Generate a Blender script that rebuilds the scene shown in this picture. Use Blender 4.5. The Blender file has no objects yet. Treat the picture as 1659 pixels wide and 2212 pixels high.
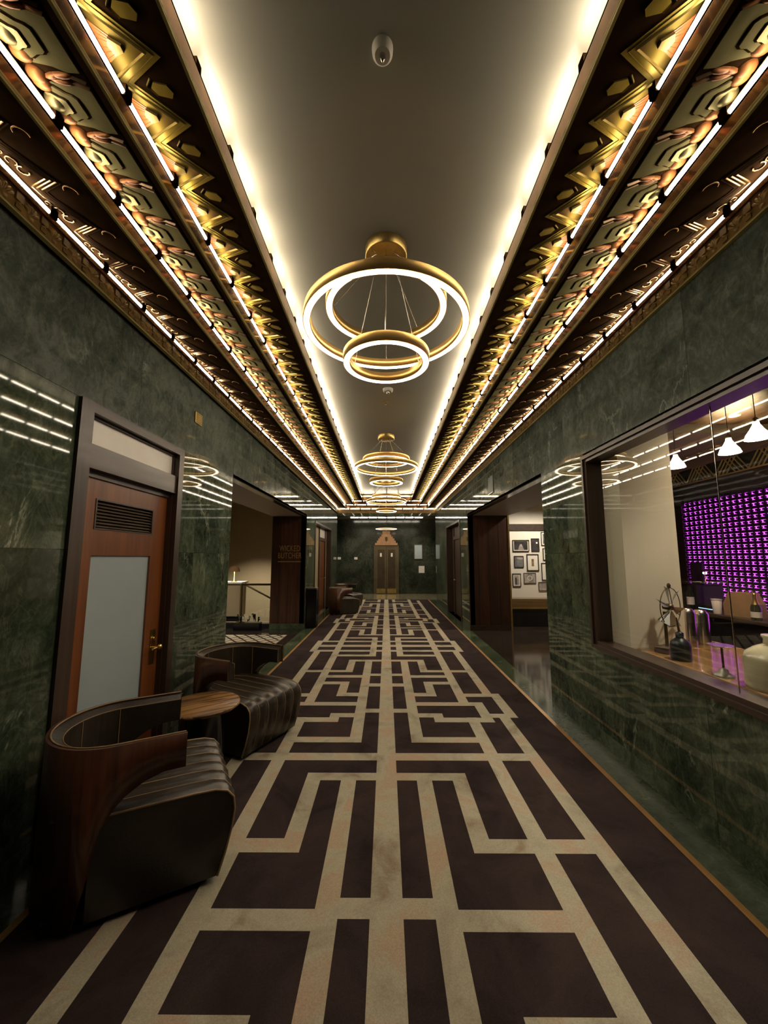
import bpy, bmesh, math, random
from mathutils import Vector, Matrix
random.seed(7)
PI = math.pi
scene = bpy.context.scene
COL = scene.collection
# ------------------------------------------------------------------ camera
F_PX, W_PX, H_PX = 831.0, 1659.0, 2212.0
PITCH, YAW = math.radians(6.862), math.radians(0.342)
cam = bpy.data.cameras.new('camera')
cam.sensor_fit = 'HORIZONTAL'; cam.sensor_width = 36.0
cam.lens = 36.0 * F_PX / W_PX
cam.clip_start = 0.05; cam.clip_end = 100
camo = bpy.data.objects.new('camera', cam); COL.objects.link(camo)
camo.location = (0, 0, 1.55)
camo.rotation_euler = (PI / 2 + PITCH, 0, YAW)
scene.camera = camo
# ------------------------------------------------------------------ world, exposure
w = bpy.data.worlds.new('world'); scene.world = w; w.use_nodes = True
w.node_tree.nodes['Background'].inputs[0].default_value = (1.0, 0.86, 0.65, 1)
w.node_tree.nodes['Background'].inputs[1].default_value = 0.0
vs = scene.view_settings
vs.view_transform = 'Standard'; vs.look = 'None'; vs.gamma = 1.0; vs.use_curve_mapping = False
vs.exposure = 1.45
try:
    scene.cycles.use_denoising = True
    scene.cycles.max_bounces = 8; scene.cycles.diffuse_bounces = 4; scene.cycles.glossy_bounces = 4
    scene.cycles.transmission_bounces = 6; scene.cycles.transparent_max_bounces = 8
    scene.cycles.sample_clamp_indirect = 4.0
    scene.cycles.caustics_reflective = False; scene.cycles.caustics_refractive = False
except Exception:
    pass
TUBE_E, RING_E = 12.5, 7.0
WARM = (1.0, 0.875, 0.69)

# ------------------------------------------------------------------ materials
MATS = {}
def new_mat(name):
    m = bpy.data.materials.new(name); m.use_nodes = True
    nt = m.node_tree; b = nt.nodes['Principled BSDF']
    MATS[name] = m
    return m, nt, b
def N(nt, t, **kw):
    n = nt.nodes.new(t)
    for k, v in kw.items(): setattr(n, k, v)
    return n
def ramp(nt, stops, src):
    r = nt.nodes.new('ShaderNodeValToRGB')
    e = r.color_ramp.elements
    while len(e) < len(stops): e.new(0.5)
    for x, (p, c) in zip(e, stops):
        x.position = p; x.color = (*c, 1) if len(c) == 3 else c
    nt.links.new(src, r.inputs[0])
    return r
def coords(nt, scale=(1, 1, 1), rot=(0, 0, 0), kind='pos', obj_rand=0.0):
    mp = N(nt, 'ShaderNodeMapping')
    if kind == 'pos':
        g = N(nt, 'ShaderNodeNewGeometry'); src = g.outputs['Position']
    else:
        g = N(nt, 'ShaderNodeTexCoord'); src = g.outputs['Object']
    if obj_rand:
        oi = N(nt, 'ShaderNodeObjectInfo')
        mul = N(nt, 'ShaderNodeMath', operation='MULTIPLY'); mul.inputs[1].default_value = obj_rand
        nt.links.new(oi.outputs['Random'], mul.inputs[0])
        ad = N(nt, 'ShaderNodeVectorMath', operation='ADD')
        nt.links.new(src, ad.inputs[0]); nt.links.new(mul.outputs[0], ad.inputs[1])
        src = ad.outputs[0]
    mp.inputs['Scale'].default_value = scale; mp.inputs['Rotation'].default_value = rot
    nt.links.new(src, mp.inputs[0])
    return mp.outputs[0]
def noise(nt, vec, scale, detail=4, rough=0.55, dist=0.0):
    n = N(nt, 'ShaderNodeTexNoise')
    n.inputs['Scale'].default_value = scale; n.inputs['Detail'].default_value = detail
    n.inputs['Roughness'].default_value = rough; n.inputs['Distortion'].default_value = dist
    nt.links.new(vec, n.inputs['Vector'])
    return n.outputs['Fac']
def mix(nt, fac, a, b, mode='MIX'):
    m = N(nt, 'ShaderNodeMixRGB', blend_type=mode)
    for s, v in ((0, fac), (1, a), (2, b)):
        if hasattr(v, 'links') or hasattr(v, 'is_linked'): nt.links.new(v, m.inputs[s])
        elif isinstance(v, (int, float)): m.inputs[s].default_value = v
        else: m.inputs[s].default_value = (*v, 1)
    return m.outputs[0]
def bump(nt, b, src, strength=0.2, dist=0.01):
    bp = N(nt, 'ShaderNodeBump'); bp.inputs['Strength'].default_value = strength
    bp.inputs['Distance'].default_value = dist
    nt.links.new(src, bp.inputs['Height']); nt.links.new(bp.outputs[0], b.inputs['Normal'])
def plain(name, col, rough=0.5, metal=0.0, var=0.12, vscale=8.0, spec=None, bmp=0.0, bscale=60.0, kind='pos', coat=0.0):
    m, nt, b = new_mat(name)
    v = coords(nt, kind=kind)
    f = noise(nt, v, vscale, 4)
    lo = tuple(max(0, c * (1 - var)) for c in col); hi = tuple(min(1, c * (1 + var)) for c in col)
    r = ramp(nt, [(0.3, lo), (0.7, hi)], f)
    nt.links.new(r.outputs[0], b.inputs['Base Color'])
    b.inputs['Roughness'].default_value = rough; b.inputs['Metallic'].default_value = metal
    if spec is not None: b.inputs['Specular IOR Level'].default_value = spec
    if coat:
        b.inputs['Coat Weight'].default_value = coat; b.inputs['Coat Roughness'].default_value = 0.08
    if bmp: bump(nt, b, noise(nt, v, bscale, 3), bmp, 0.004)
    return m
def emis(name, col, strength):
    m, nt, b = new_mat(name)
    b.inputs['Base Color'].default_value = (*col, 1)
    b.inputs['Emission Color'].default_value = (*col, 1)
    b.inputs['Emission Strength'].default_value = strength
    return m
def marble(name, dark, mid, light, vein, rough=0.07, sc=1.0, vein_amt=0.8, spec=0.5):
    m, nt, b = new_mat(name)
    v = coords(nt, scale=(sc, sc, sc * 0.8), rot=(0.5, 0.35, 0.2), obj_rand=37.0)
    big = noise(nt, v, 1.3, 4, 0.55, 0.8)
    fine = noise(nt, v, 7.0, 9, 0.68, 1.6)
    grain = noise(nt, v, 34.0, 6, 0.7, 0.8)
    s1 = N(nt, 'ShaderNodeMath', operation='MULTIPLY_ADD'); s1.inputs[1].default_value = 0.45
    nt.links.new(big, s1.inputs[0])
    s2 = N(nt, 'ShaderNodeMath', operation='MULTIPLY'); s2.inputs[1].default_value = 0.42
    nt.links.new(fine, s2.inputs[0]); nt.links.new(s2.outputs[0], s1.inputs[2])
    s3 = N(nt, 'ShaderNodeMath', operation='MULTIPLY_ADD'); s3.inputs[1].default_value = 0.22
    nt.links.new(grain, s3.inputs[0]); nt.links.new(s1.outputs[0], s3.inputs[2])
    r = ramp(nt, [(0.42, dark), (0.535, mid), (0.63, light)], s3.outputs[0])
    # veins: thin crossings of a warped noise through its middle value, broken up by a mask
    v2 = coords(nt, scale=(sc * 0.8, sc * 1.0, sc * 0.5), rot=(0.9, 0.2, 0.6), obj_rand=61.0)
    n1 = noise(nt, v2, 1.3, 8, 0.62, 1.0)
    d = N(nt, 'ShaderNodeMath', operation='SUBTRACT'); d.inputs[1].default_value = 0.5; nt.links.new(n1, d.inputs[0])
    a = N(nt, 'ShaderNodeMath', operation='ABSOLUTE'); nt.links.new(d.outputs[0], a.inputs[0])
    vr = ramp(nt, [(0.0, (1, 1, 1)), (0.004, (0.45, 0.45, 0.45)), (0.014, (0, 0, 0))], a.outputs[0])
    mk = ramp(nt, [(0.53, (0, 0, 0)), (0.70, (1, 1, 1))], noise(nt, v2, 2.6, 3, 0.5, 0.4))
    mm = N(nt, 'ShaderNodeMath', operation='MULTIPLY'); nt.links.new(vr.outputs[0], mm.inputs[0]); nt.links.new(mk.outputs[0], mm.inputs[1])
    n3 = noise(nt, v2, 6.5, 5, 0.6, 1.5)
    d3 = N(nt, 'ShaderNodeMath', operation='SUBTRACT'); d3.inputs[1].default_value = 0.47; nt.links.new(n3, d3.inputs[0])
    a3 = N(nt, 'ShaderNodeMath', operation='ABSOLUTE'); nt.links.new(d3.outputs[0], a3.inputs[0])
    vr3 = ramp(nt, [(0.0, (0.10, 0.10, 0.10)), (0.03, (0, 0, 0))], a3.outputs[0])
    ad = N(nt, 'ShaderNodeMath', operation='MULTIPLY_ADD'); ad.inputs[1].default_value = vein_amt
    nt.links.new(mm.outputs[0], ad.inputs[0])
    m3 = N(nt, 'ShaderNodeMath', operation='MULTIPLY'); m3.inputs[1].default_value = vein_amt
    nt.links.new(vr3.outputs[0], m3.inputs[0]); nt.links.new(m3.outputs[0], ad.inputs[2])
    ad.use_clamp = True
    nt.links.new(mix(nt, ad.outputs[0], r.outputs[0], vein), b.inputs['Base Color'])
    b.inputs['Roughness'].default_value = rough
    b.inputs['Specular IOR Level'].default_value = spec
    return m
def wood(name, dark, light, grain_axis='Z', scale=1.0, rough=0.3, coat=0.3, kind='pos', stripe=0.0, obj_rand=0.0, st=(0.32, 0.68)):
    m, nt, b = new_mat(name)
    s = {'X': (0.8, 14, 14), 'Y': (14, 0.8, 14), 'Z': (14, 14, 0.8)}[grain_axis]
    v = coords(nt, scale=tuple(x * scale for x in s), kind=kind, obj_rand=obj_rand)
    f = noise(nt, v, 1.6, 7, 0.62, 0.6)
    r = ramp(nt, [(st[0], dark), (st[1], light)], f)
    src = r.outputs[0]
    if stripe:
        s2 = {'X': (0.15, 3, 3), 'Y': (3, 0.15, 3), 'Z': (3, 3, 0.15)}[grain_axis]
        v2 = coords(nt, scale=tuple(x * scale for x in s2), kind=kind)
        g = ramp(nt, [(0.35, (1 - stripe,) * 3), (0.65, (1, 1, 1))], noise(nt, v2, 1.5, 2))
        src = mix(nt, 1.0, r.outputs[0], g.outputs[0], 'MULTIPLY')
    nt.links.new(src, b.inputs['Base Color'])
    b.inputs['Roughness'].default_value = rough
    b.inputs['Coat Weight'].default_value = coat; b.inputs['Coat Roughness'].default_value = 0.12
    bump(nt, b, f, 0.06, 0.002)
    return m

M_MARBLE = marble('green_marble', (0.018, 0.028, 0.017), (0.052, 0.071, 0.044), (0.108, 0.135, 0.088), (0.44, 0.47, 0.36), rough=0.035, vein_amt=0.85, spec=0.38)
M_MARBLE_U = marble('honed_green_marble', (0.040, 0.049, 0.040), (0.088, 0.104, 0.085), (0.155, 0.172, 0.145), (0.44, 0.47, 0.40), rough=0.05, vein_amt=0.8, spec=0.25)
M_MARBLE_D = marble('dark_green_marble', (0.012, 0.016, 0.011), (0.030, 0.036, 0.025), (0.060, 0.066, 0.048), (0.12, 0.15, 0.1), rough=0.14, vein_amt=0.4)
M_MARBLE_F = marble('green_floor_marble', (0.026, 0.042, 0.023), (0.055, 0.078, 0.043), (0.095, 0.12, 0.072), (0.28, 0.32, 0.22), rough=0.10, sc=1.6)
M_LOBBYSTONE = marble('tan_floor_stone', (0.15, 0.13, 0.075), (0.22, 0.19, 0.115), (0.28, 0.25, 0.16), (0.34, 0.3, 0.2), rough=0.08, sc=2.0, vein_amt=0.3)
M_DARKFLOOR = plain('polished_dark_floor', (0.028, 0.022, 0.018), 0.1, var=0.3, vscale=3)
M_CEIL = plain('ceiling_paint', (0.33, 0.315, 0.265), 0.34, var=0.04, vscale=0.8, spec=0.35)
M_TAUPE = plain('taupe_soffit_paint', (0.30, 0.235, 0.195), 0.6, var=0.05)
M_TAN = plain('tan_wall_paint', (0.36, 0.29, 0.18), 0.75, var=0.06, vscale=1.2)
M_CREAM = plain('cream_wall_paint', (0.62, 0.56, 0.43), 0.7, var=0.05, vscale=1.5)
M_WHITEWALL = plain('white_gallery_paint', (0.66, 0.62, 0.55), 0.7, var=0.04, vscale=1.5)
M_BLACK = plain('matte_black', (0.008, 0.008, 0.009), 0.5, var=0.2)
M_BLACKG = plain('gloss_black', (0.006, 0.006, 0.008), 0.2, var=0.2)
M_BRASS = plain('brass', (0.62, 0.44, 0.16), 0.28, 1.0, var=0.12, vscale=20)
M_BRASSB = plain('brushed_brass', (0.50, 0.36, 0.13), 0.36, 1.0, var=0.18, vscale=14)
M_BRASSSTRIP = plain('worn_brass_strip', (0.46, 0.25, 0.085), 0.45, 0.35, var=0.2, vscale=5)
M_GOLD = plain('gilded_plaster', (0.19, 0.137, 0.039), 0.36, 0.5, var=0.22, vscale=9, bmp=0.12, bscale=40)
M_GOLDPALE = plain('pale_gilded_plaster', (0.105, 0.088, 0.042), 0.42, 0.6, var=0.16, vscale=9)
M_COPPER = plain('copper_gilt', (0.20, 0.078, 0.026), 0.42, 0.2, var=0.2, vscale=10)
M_OLIVE = plain('olive_gilt_ground', (0.065, 0.047, 0.014), 0.4, 0.85, var=0.2, vscale=9)
M_SAGE = plain('sage_gilt_plateau', (0.115, 0.098, 0.045), 0.5, 0.0, var=0.15, vscale=9, spec=0.0)
M_CHEV = plain('chevron_old_gold', (0.125, 0.090, 0.025), 0.40, 0.85, var=0.2, vscale=9)
M_RUST = plain('burnt_orange_ground', (0.16, 0.05, 0.014), 0.4, 0.25, var=0.2, vscale=9)
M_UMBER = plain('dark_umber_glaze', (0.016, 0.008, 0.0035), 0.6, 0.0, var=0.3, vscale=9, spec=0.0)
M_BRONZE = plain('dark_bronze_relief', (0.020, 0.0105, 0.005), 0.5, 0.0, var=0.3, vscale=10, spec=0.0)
M_BRONZEHI = plain('rubbed_bronze_ridge', (0.20, 0.135, 0.085), 0.3, 0.9, var=0.25, vscale=10)
M_FASCIA = plain('polished_brown_fascia', (0.26, 0.115, 0.035), 0.14, 0.7, var=0.4, vscale=4, bmp=0.5, bscale=5)
for m_, tint in ((M_GOLD, (0.75, 0.56, 0.24)), (M_GOLDPALE, (0.72, 0.60, 0.30)), (M_SAGE, (0.55, 0.46, 0.20)), (M_CHEV, (0.66, 0.52, 0.22)), (M_OLIVE, (0.6, 0.43, 0.13)), (M_COPPER, (0.75, 0.32, 0.11)), (M_BRONZEHI, (0.6, 0.42, 0.27))):
    m_.node_tree.nodes['Principled BSDF'].inputs['Specular Tint'].default_value = (*tint, 1)
M_BEAD = plain('olive_gold_bead', (0.50, 0.43, 0.16), 0.35, 0.35, var=0.1, vscale=12)
M_ROSE = plain('antique_gold_leafwork', (0.25, 0.145, 0.035), 0.42, 0.35, var=0.35, vscale=14)
M_SLOT = plain('cove_slot_enamel', (0.46, 0.39, 0.16), 0.5, 0.0, var=0.05)
M_LEATHER = plain('dark_brown_leather', (0.030, 0.023, 0.016), 0.28, var=0.35, vscale=5, bmp=0.18, bscale=120, kind='obj')
M_PIPING = plain('tan_piping', (0.28, 0.18, 0.09), 0.5, var=0.2)
M_CHAIRWOOD = wood('rosewood_veneer', (0.025, 0.007, 0.003), (0.10, 0.032, 0.011), 'Z', 0.8, 0.32, 0.2, kind='obj')
M_DOORWOOD = wood('red_brown_door_wood', (0.13, 0.036, 0.009), (0.22, 0.07, 0.018), 'Z', 0.7, 0.38, 0.25)
M_CASING = wood('dark_walnut_casing', (0.03, 0.017, 0.012), (0.065, 0.038, 0.026), 'Z', 0.9, 0.4, 0.2)
M_LATTICE = plain('gold_lattice_paint', (0.62, 0.45, 0.13), 0.4, 0.25, var=0.1)
M_SLAT = plain('worn_louvre_paint', (0.16, 0.12, 0.085), 0.45, var=0.15)
M_CASINGH = wood('dark_walnut_rail', (0.03, 0.017, 0.012), (0.065, 0.038, 0.026), 'Y', 0.9, 0.4, 0.2)
M_PANELWOOD = wood('ribbed_mahogany_veneer', (0.030, 0.010, 0.005), (0.105, 0.038, 0.018), 'Z', 0.9, 0.4, 0.15, stripe=0.55, obj_rand=9.0)
M_TABLEWOOD = wood('zebrano_tabletop', (0.06, 0.022, 0.006), (0.46, 0.24, 0.08), 'X', 1.6, 0.42, 0.08, kind='obj', stripe=0.3, st=(0.43, 0.57))
M_BARWOOD = wood('oak_counter', (0.20, 0.10, 0.035), (0.40, 0.23, 0.09), 'Y', 0.7, 0.12, 0.6)
M_LEDGE = wood('brown_ledge_wood', (0.09, 0.05, 0.018), (0.19, 0.11, 0.04), 'X', 0.7, 0.3, 0.3)
M_DARKWOOD = wood('bar_dark_wood', (0.02, 0.012, 0.008), (0.05, 0.03, 0.018), 'Y', 0.8, 0.4, 0.2)
M_FROST = plain('frosted_glass_panel', (0.36, 0.43, 0.45), 0.45, var=0.06, vscale=1.6)
M_FROSTW = plain('white_transom_glass', (0.80, 0.75, 0.68), 0.4, var=0.04)
M_STEEL = plain('brushed_steel', (0.60, 0.55, 0.48), 0.22, 1.0, var=0.06, vscale=30)
M_TIN = plain('galvanised_tin', (0.36, 0.36, 0.33), 0.42, 0.8, var=0.2)
M_STONEWARE = plain('cream_stoneware', (0.60, 0.55, 0.37), 0.16, var=0.05, coat=0.5)
M_OILCAN = plain('blue_black_tin', (0.012, 0.018, 0.020), 0.35, 0.4, var=0.3)
M_WHITEP = plain('white_plastic', (0.62, 0.58, 0.5), 0.45, var=0.03)
M_PAPER = plain('white_paper', (0.80, 0.74, 0.68), 0.8, var=0.03)
M_KRAFT = plain('kraft_paper', (0.36, 0.21, 0.10), 0.85, var=0.12)
M_ELEV = plain('bronze_elevator_metal', (0.17, 0.135, 0.085), 0.32, 0.7, var=0.18, vscale=3)
M_ELEVD = plain('dark_bronze_panel', (0.095, 0.074, 0.046), 0.3, 0.7, var=0.2, vscale=3)
M_PEDIMENT = plain('rose_gold_pediment', (0.55, 0.32, 0.17), 0.4, 0.45, var=0.15, vscale=8)
M_GREENPLATE = plain('green_painted_plate', (0.02, 0.05, 0.03), 0.4, var=0.1)
M_GOLDSIGN = plain('dull_gold_lettering', (0.40, 0.25, 0.075), 0.42, 0.35, var=0.2, vscale=30)
M_BOTTLE = plain('dark_green_bottle_glass', (0.006, 0.014, 0.006), 0.08, var=0.2)
M_FOIL = plain('gold_foil', (0.60, 0.42, 0.13), 0.3, 0.9, var=0.1)
M_RAILBRONZE = plain('bronze_rail', (0.10, 0.07, 0.03), 0.35, 0.7, var=0.1)
M_CARPET_D = None
def carpet_mat(name, stops, rough=1.0, blotch=None):
    m, nt, b = new_mat(name)
    v = coords(nt)
    f1 = noise(nt, v, 2.6, 5, 0.62, 0.7)
    r = ramp(nt, stops, f1)
    tuft = ramp(nt, [(0.3, (0.78, 0.78, 0.78)), (0.7, (1, 1, 1))], noise(nt, v, 160.0, 2))
    src = mix(nt, 1.0, r.outputs[0], tuft.outputs[0], 'MULTIPLY')
    nt.links.new(src, b.inputs['Base Color'])
    b.inputs['Roughness'].default_value = rough
    b.inputs['Specular IOR Level'].default_value = 0.05
    bump(nt, b, noise(nt, v, 220.0, 2), 0.35, 0.004)
    return m
M_CARPET_D = carpet_mat('aubergine_pile', [(0.3, (0.030, 0.020, 0.020)), (0.55, (0.052, 0.036, 0.035)), (0.75, (0.066, 0.047, 0.042))])
M_CARPET_L = carpet_mat('sand_pile', [(0.30, (0.30, 0.225, 0.155)), (0.40, (0.42, 0.375, 0.28)), (0.50, (0.50, 0.46, 0.345)), (0.58, (0.50, 0.40, 0.29)), (0.70, (0.55, 0.38, 0.27))])
M_TUBE = emis('lit_tube', WARM, TUBE_E)
M_RINGLED = emis('lit_ring_diffuser', (1.0, 0.80, 0.55), RING_E)
M_RINGGOLD = plain('satin_gold_ring', (0.78, 0.50, 0.17), 0.34, 0.85, var=0.05)
M_LAMPGLASS = emis('lit_lamp_glass', (1.0, 0.90, 0.74), 4.0)
M_LAMPGLOW = emis('lit_table_lamp', (1.0, 0.82, 0.55), 6.0)
M_PURPLE = emis('purple_backlight', (0.62, 0.06, 0.86), 2.0)
M_PLUM = plain('gloss_plum_cell', (0.03, 0.006, 0.03), 0.2, var=0.2)
M_SCREEN = emis('lit_till_screen', (0.25, 0.4, 0.6), 0.9)
def glass_mat():
    m, nt, b = new_mat('window_glass')
    b.inputs['Base Color'].default_value = (0.93, 0.95, 0.94, 1)
    b.inputs['Roughness'].default_value = 0.0
    b.inputs['Transmission Weight'].default_value = 1.0
    b.inputs['IOR'].default_value = 1.5
    return m
def pane_mat():
    # thin architectural pane: straight-through transmission plus mirror reflection by Fresnel
    m, nt, b = new_mat('thin_window_glass')
    nt.nodes.remove(b)
    out = nt.nodes['Material Output']
    t = N(nt, 'ShaderNodeBsdfTransparent'); t.inputs[0].default_value = (0.93, 0.95, 0.94, 1)
    g = N(nt, 'ShaderNodeBsdfGlossy'); g.inputs['Roughness'].default_value = 0.0
    lw = N(nt, 'ShaderNodeLayerWeight'); lw.inputs[0].default_value = 0.5
    p5 = N(nt, 'ShaderNodeMath', operation='POWER'); p5.inputs[1].default_value = 5.0
    nt.links.new(lw.outputs['Facing'], p5.inputs[0])
    fr = N(nt, 'ShaderNodeMath', operation='MULTIPLY_ADD'); fr.inputs[1].default_value = 0.92; fr.inputs[2].default_value = 0.08
    nt.links.new(p5.outputs[0], fr.inputs[0])
    ms = N(nt, 'ShaderNodeMixShader')
    nt.links.new(fr.outputs[0], ms.inputs[0]); nt.links.new(t.outputs[0], ms.inputs[1]); nt.links.new(g.outputs[0], ms.inputs[2])
    nt.links.new(ms.outputs[0], out.inputs[0])
    return m
M_GLASS = pane_mat()
M_CLEAR = glass_mat()

# ------------------------------------------------------------------ mesh helpers
class MB:
    def __init__(s): s.v = []; s.f = []; s.m = []; s.mats = []; s.sm = []
    def mi(s, mat):
        if mat not in s.mats: s.mats.append(mat)
        return s.mats.index(mat)
    def add(s, vs, fs, mat, smooth=False):
        o = len(s.v); k = s.mi(mat)
        s.v += [tuple(v) for v in vs]
        for f in fs:
            s.f.append([i + o for i in f]); s.m.append(k); s.sm.append(smooth)
        return s
    def box(s, x0, x1, y0, y1, z0, z1, mat):
        vs = [(x, y, z) for z in (z0, z1) for y in (y0, y1) for x in (x0, x1)]
        return s.add(vs, [(0, 2, 3, 1), (4, 5, 7, 6), (0, 1, 5, 4), (2, 6, 7, 3), (0, 4, 6, 2), (1, 3, 7, 5)], mat)
    def bbox(s, x0, x1, y0, y1, z0, z1, mat, b=0.006, seg=2):
        bm = bmesh.new()
        bmesh.ops.create_cube(bm, size=1)
        for v in bm.verts:
            v.co = ((x0 + x1) / 2 + v.co.x * (x1 - x0), (y0 + y1) / 2 + v.co.y * (y1 - y0), (z0 + z1) / 2 + v.co.z * (z1 - z0))
        bmesh.ops.bevel(bm, geom=bm.edges[:], offset=b, segments=seg, affect='EDGES', profile=0.5)
        bm.verts.index_update()
        s.add([v.co[:] for v in bm.verts], [[v.index for v in f.verts] for f in bm.faces], mat)
        bm.free(); return s
    def prism(s, poly, axis, a, b, mat, smooth=False):
        # poly of 2D points in the other two axes (in xyz order), extruded along axis from a to b
        n = len(poly)
        def P(p, t):
            return {'X': (t, p[0], p[1]), 'Y': (p[0], t, p[1]), 'Z': (p[0], p[1], t)}[axis]
        vs = [P(p, a) for p in poly] + [P(p, b) for p in poly]
        fs = [list(range(n))[::-1], list(range(n, 2 * n))]
        s.add(vs, fs, mat)
        return s.add(vs, [(i, (i + 1) % n, n + (i + 1) % n, n + i) for i in range(n)], mat, smooth)
    def lathe(s, prof, c, mat, n=24, smooth=True, axis='Z', cap=True):
        vs = []; fs = []
        for r, z in prof:
            for k in range(n):
                a = 2 * PI * k / n
                p = (r * math.cos(a), r * math.sin(a), z)
                if axis == 'Y': p = (p[0], p[2], p[1])
                if axis == 'X': p = (p[2], p[0], p[1])
                vs.append((c[0] + p[0], c[1] + p[1], c[2] + p[2]))
        for j in range(len(prof) - 1):
            for k in range(n):
                k2 = (k + 1) % n
                fs.append((j * n + k, j * n + k2, (j + 1) * n + k2, (j + 1) * n + k))
        s.add(vs, fs, mat, smooth)
        if cap:
            s.add(vs[:n], [list(range(n))[::-1]], mat); s.add(vs[-n:], [list(range(n))], mat)
        return s
    def tube(s, pts, r, mat, n=8, closed=False, cap=True):
        pts = [Vector(p) for p in pts]; m = len(pts); vs = []; fs = []
        up = None
        for i, p in enumerate(pts):
            a = pts[(i - 1) % m] if (closed or i > 0) else p
            b = pts[(i + 1) % m] if (closed or i < m - 1) else p
            t = (b - a).normalized()
            if up is None:
                up = Vector((0, 0, 1)) if abs(t.z) < 0.9 else Vector((1, 0, 0))
            u = (up - t * up.dot(t)).normalized(); w_ = t.cross(u); up = u
            rr = r[i] if isinstance(r, (list, tuple)) else r
            for k in range(n):
                q = p + (u * math.cos(2 * PI * k / n) + w_ * math.sin(2 * PI * k / n)) * rr
                vs.append(q[:])
        for i in range(m if closed else m - 1):
            j = (i + 1) % m
            for k in range(n):
                k2 = (k + 1) % n
                fs.append((i * n + k, i * n + k2, j * n + k2, j * n + k))
        s.add(vs, fs, mat, True)
        if cap and not closed:
            s.add(vs[:n], [list(range(n))[::-1]], mat); s.add(vs[-n:], [list(range(n))], mat)
        return s
    def dome(s, c, rx, ry, h, mat, n=10, rings=3, down=True, rot=0.0):
        vs = []; fs = []; sg = -1 if down else 1
        for j in range(rings):
            t = j / rings * PI / 2
            for k in range(n):
                a = 2 * PI * k / n
                x, y = rx * math.cos(t) * math.cos(a), ry * math.cos(t) * math.sin(a)
                vs.append((c[0] + x * math.cos(rot) - y * math.sin(rot), c[1] + x * math.sin(rot) + y * math.cos(rot), c[2] + sg * h * math.sin(t)))
        vs.append((c[0], c[1], c[2] + sg * h))
        for j in range(rings - 1):
            for k in range(n):
                k2 = (k + 1) % n; q = (j * n + k, j * n + k2, (j + 1) * n + k2, (j + 1) * n + k)
                fs.append(q[::-1] if down else q)
        for k in range(n):
            q = ((rings - 1) * n + k, (rings - 1) * n + (k + 1) % n, rings * n); fs.append(q[::-1] if down else q)
        return s.add(vs, fs, mat, True)
    def ridge(s, p, q, wd, h, mat):
        # a roof-shaped bar on a soffit, pointing down
        p, q = Vector((p[0], p[1], 0)), Vector((q[0], q[1], 0)); d = (q - p).normalized(); nrm = Vector((-d.y, d.x, 0)) * wd / 2
        dn = Vector((0, 0, -h))
        vs = [p + nrm, p - nrm, q + nrm, q - nrm, p + dn, q + dn]
        return s.add([v[:] for v in vs], [(0, 4, 5, 2), (1, 3, 5, 4), (0, 1, 4), (2, 5, 3)], mat)
    def slab(s, poly, z0, z1, mat):
        return s.prism(poly, 'Z', min(z0, z1), max(z0, z1), mat)
    def mesh(s, name):
        me = bpy.data.meshes.new(name)
        me.from_pydata(s.v, [], s.f); me.update()
        for m in s.mats: me.materials.append(m)
        me.polygons.foreach_set('material_index', s.m)
        me.polygons.foreach_set('use_smooth', s.sm)
        bm = bmesh.new(); bm.from_mesh(me)
        bmesh.ops.recalc_face_normals(bm, faces=bm.faces[:])
        bm.to_mesh(me); bm.free()
        return me
    def build(s, name, parent=None, **kw):
        o = bpy.data.objects.new(name, s.mesh(name)); COL.objects.link(o)
        if parent: o.parent = parent
        return tag(o, **kw)
def tag(o, label=None, cat=None, group=None, kind=None):
    if label: o['label'] = label
    if cat: o['category'] = cat
    if group: o['group'] = group
    if kind: o['kind'] = kind
    return o
def empty(name, loc=(0, 0, 0), rz=0.0, parent=None, **kw):
    o = bpy.data.objects.new(name, None); COL.objects.link(o)
    o.location = loc; o.rotation_euler = (0, 0, rz); o.empty_display_size = 0.1
    if parent: o.parent = parent
    return tag(o, **kw)
def inst(name, me, parent, loc=(0, 0, 0), rz=0.0, scale=None):
    o = bpy.data.objects.new(name, me); COL.objects.link(o)
    o.parent = parent; o.location = loc; o.rotation_euler = (0, 0, rz)
    if scale: o.scale = scale
    return o
def copy_tree(o, parent=None):
    c = o.copy(); COL.objects.link(c)
    if parent: c.parent = parent
    for ch in list(o.children): copy_tree(ch, c)
    return c
def light(name, kind, loc, energy, color, parent=None, size=0.1, rot=None, spot=None, blend=0.5):
    l = bpy.data.lights.new(name, kind); l.energy = energy; l.color = color
    if kind == 'AREA': l.size = size
    else: l.shadow_soft_size = size
    if kind == 'SPOT': l.spot_size = spot; l.spot_blend = blend
    o = bpy.data.objects.new(name, l); COL.objects.link(o); o.location = loc
    if rot: o.rotation_euler = rot
    if parent: o.parent = parent
    return o

# ------------------------------------------------------------------ main dimensions
XL, XR = -1.81, 1.81              # faces of the marble walls
DADO, COVE, CEIL = 2.50, 3.20, 3.745
Y_BACK, Y_END = -2.2, 14.02       # wall behind the viewer, header at the far end
L_DOOR = (2.16, 3.32); L_OPEN = (4.45, 8.72); L_ALC = (9.75, 12.6)
R_WIN = (0.35, 3.46); R_OPEN = (4.43, 8.56); R_DOOR = (9.45, 11.6)
WIN_Z = (0.79, 2.47)
SLAB_T, BACK_T = 0.02, 0.10

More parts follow.
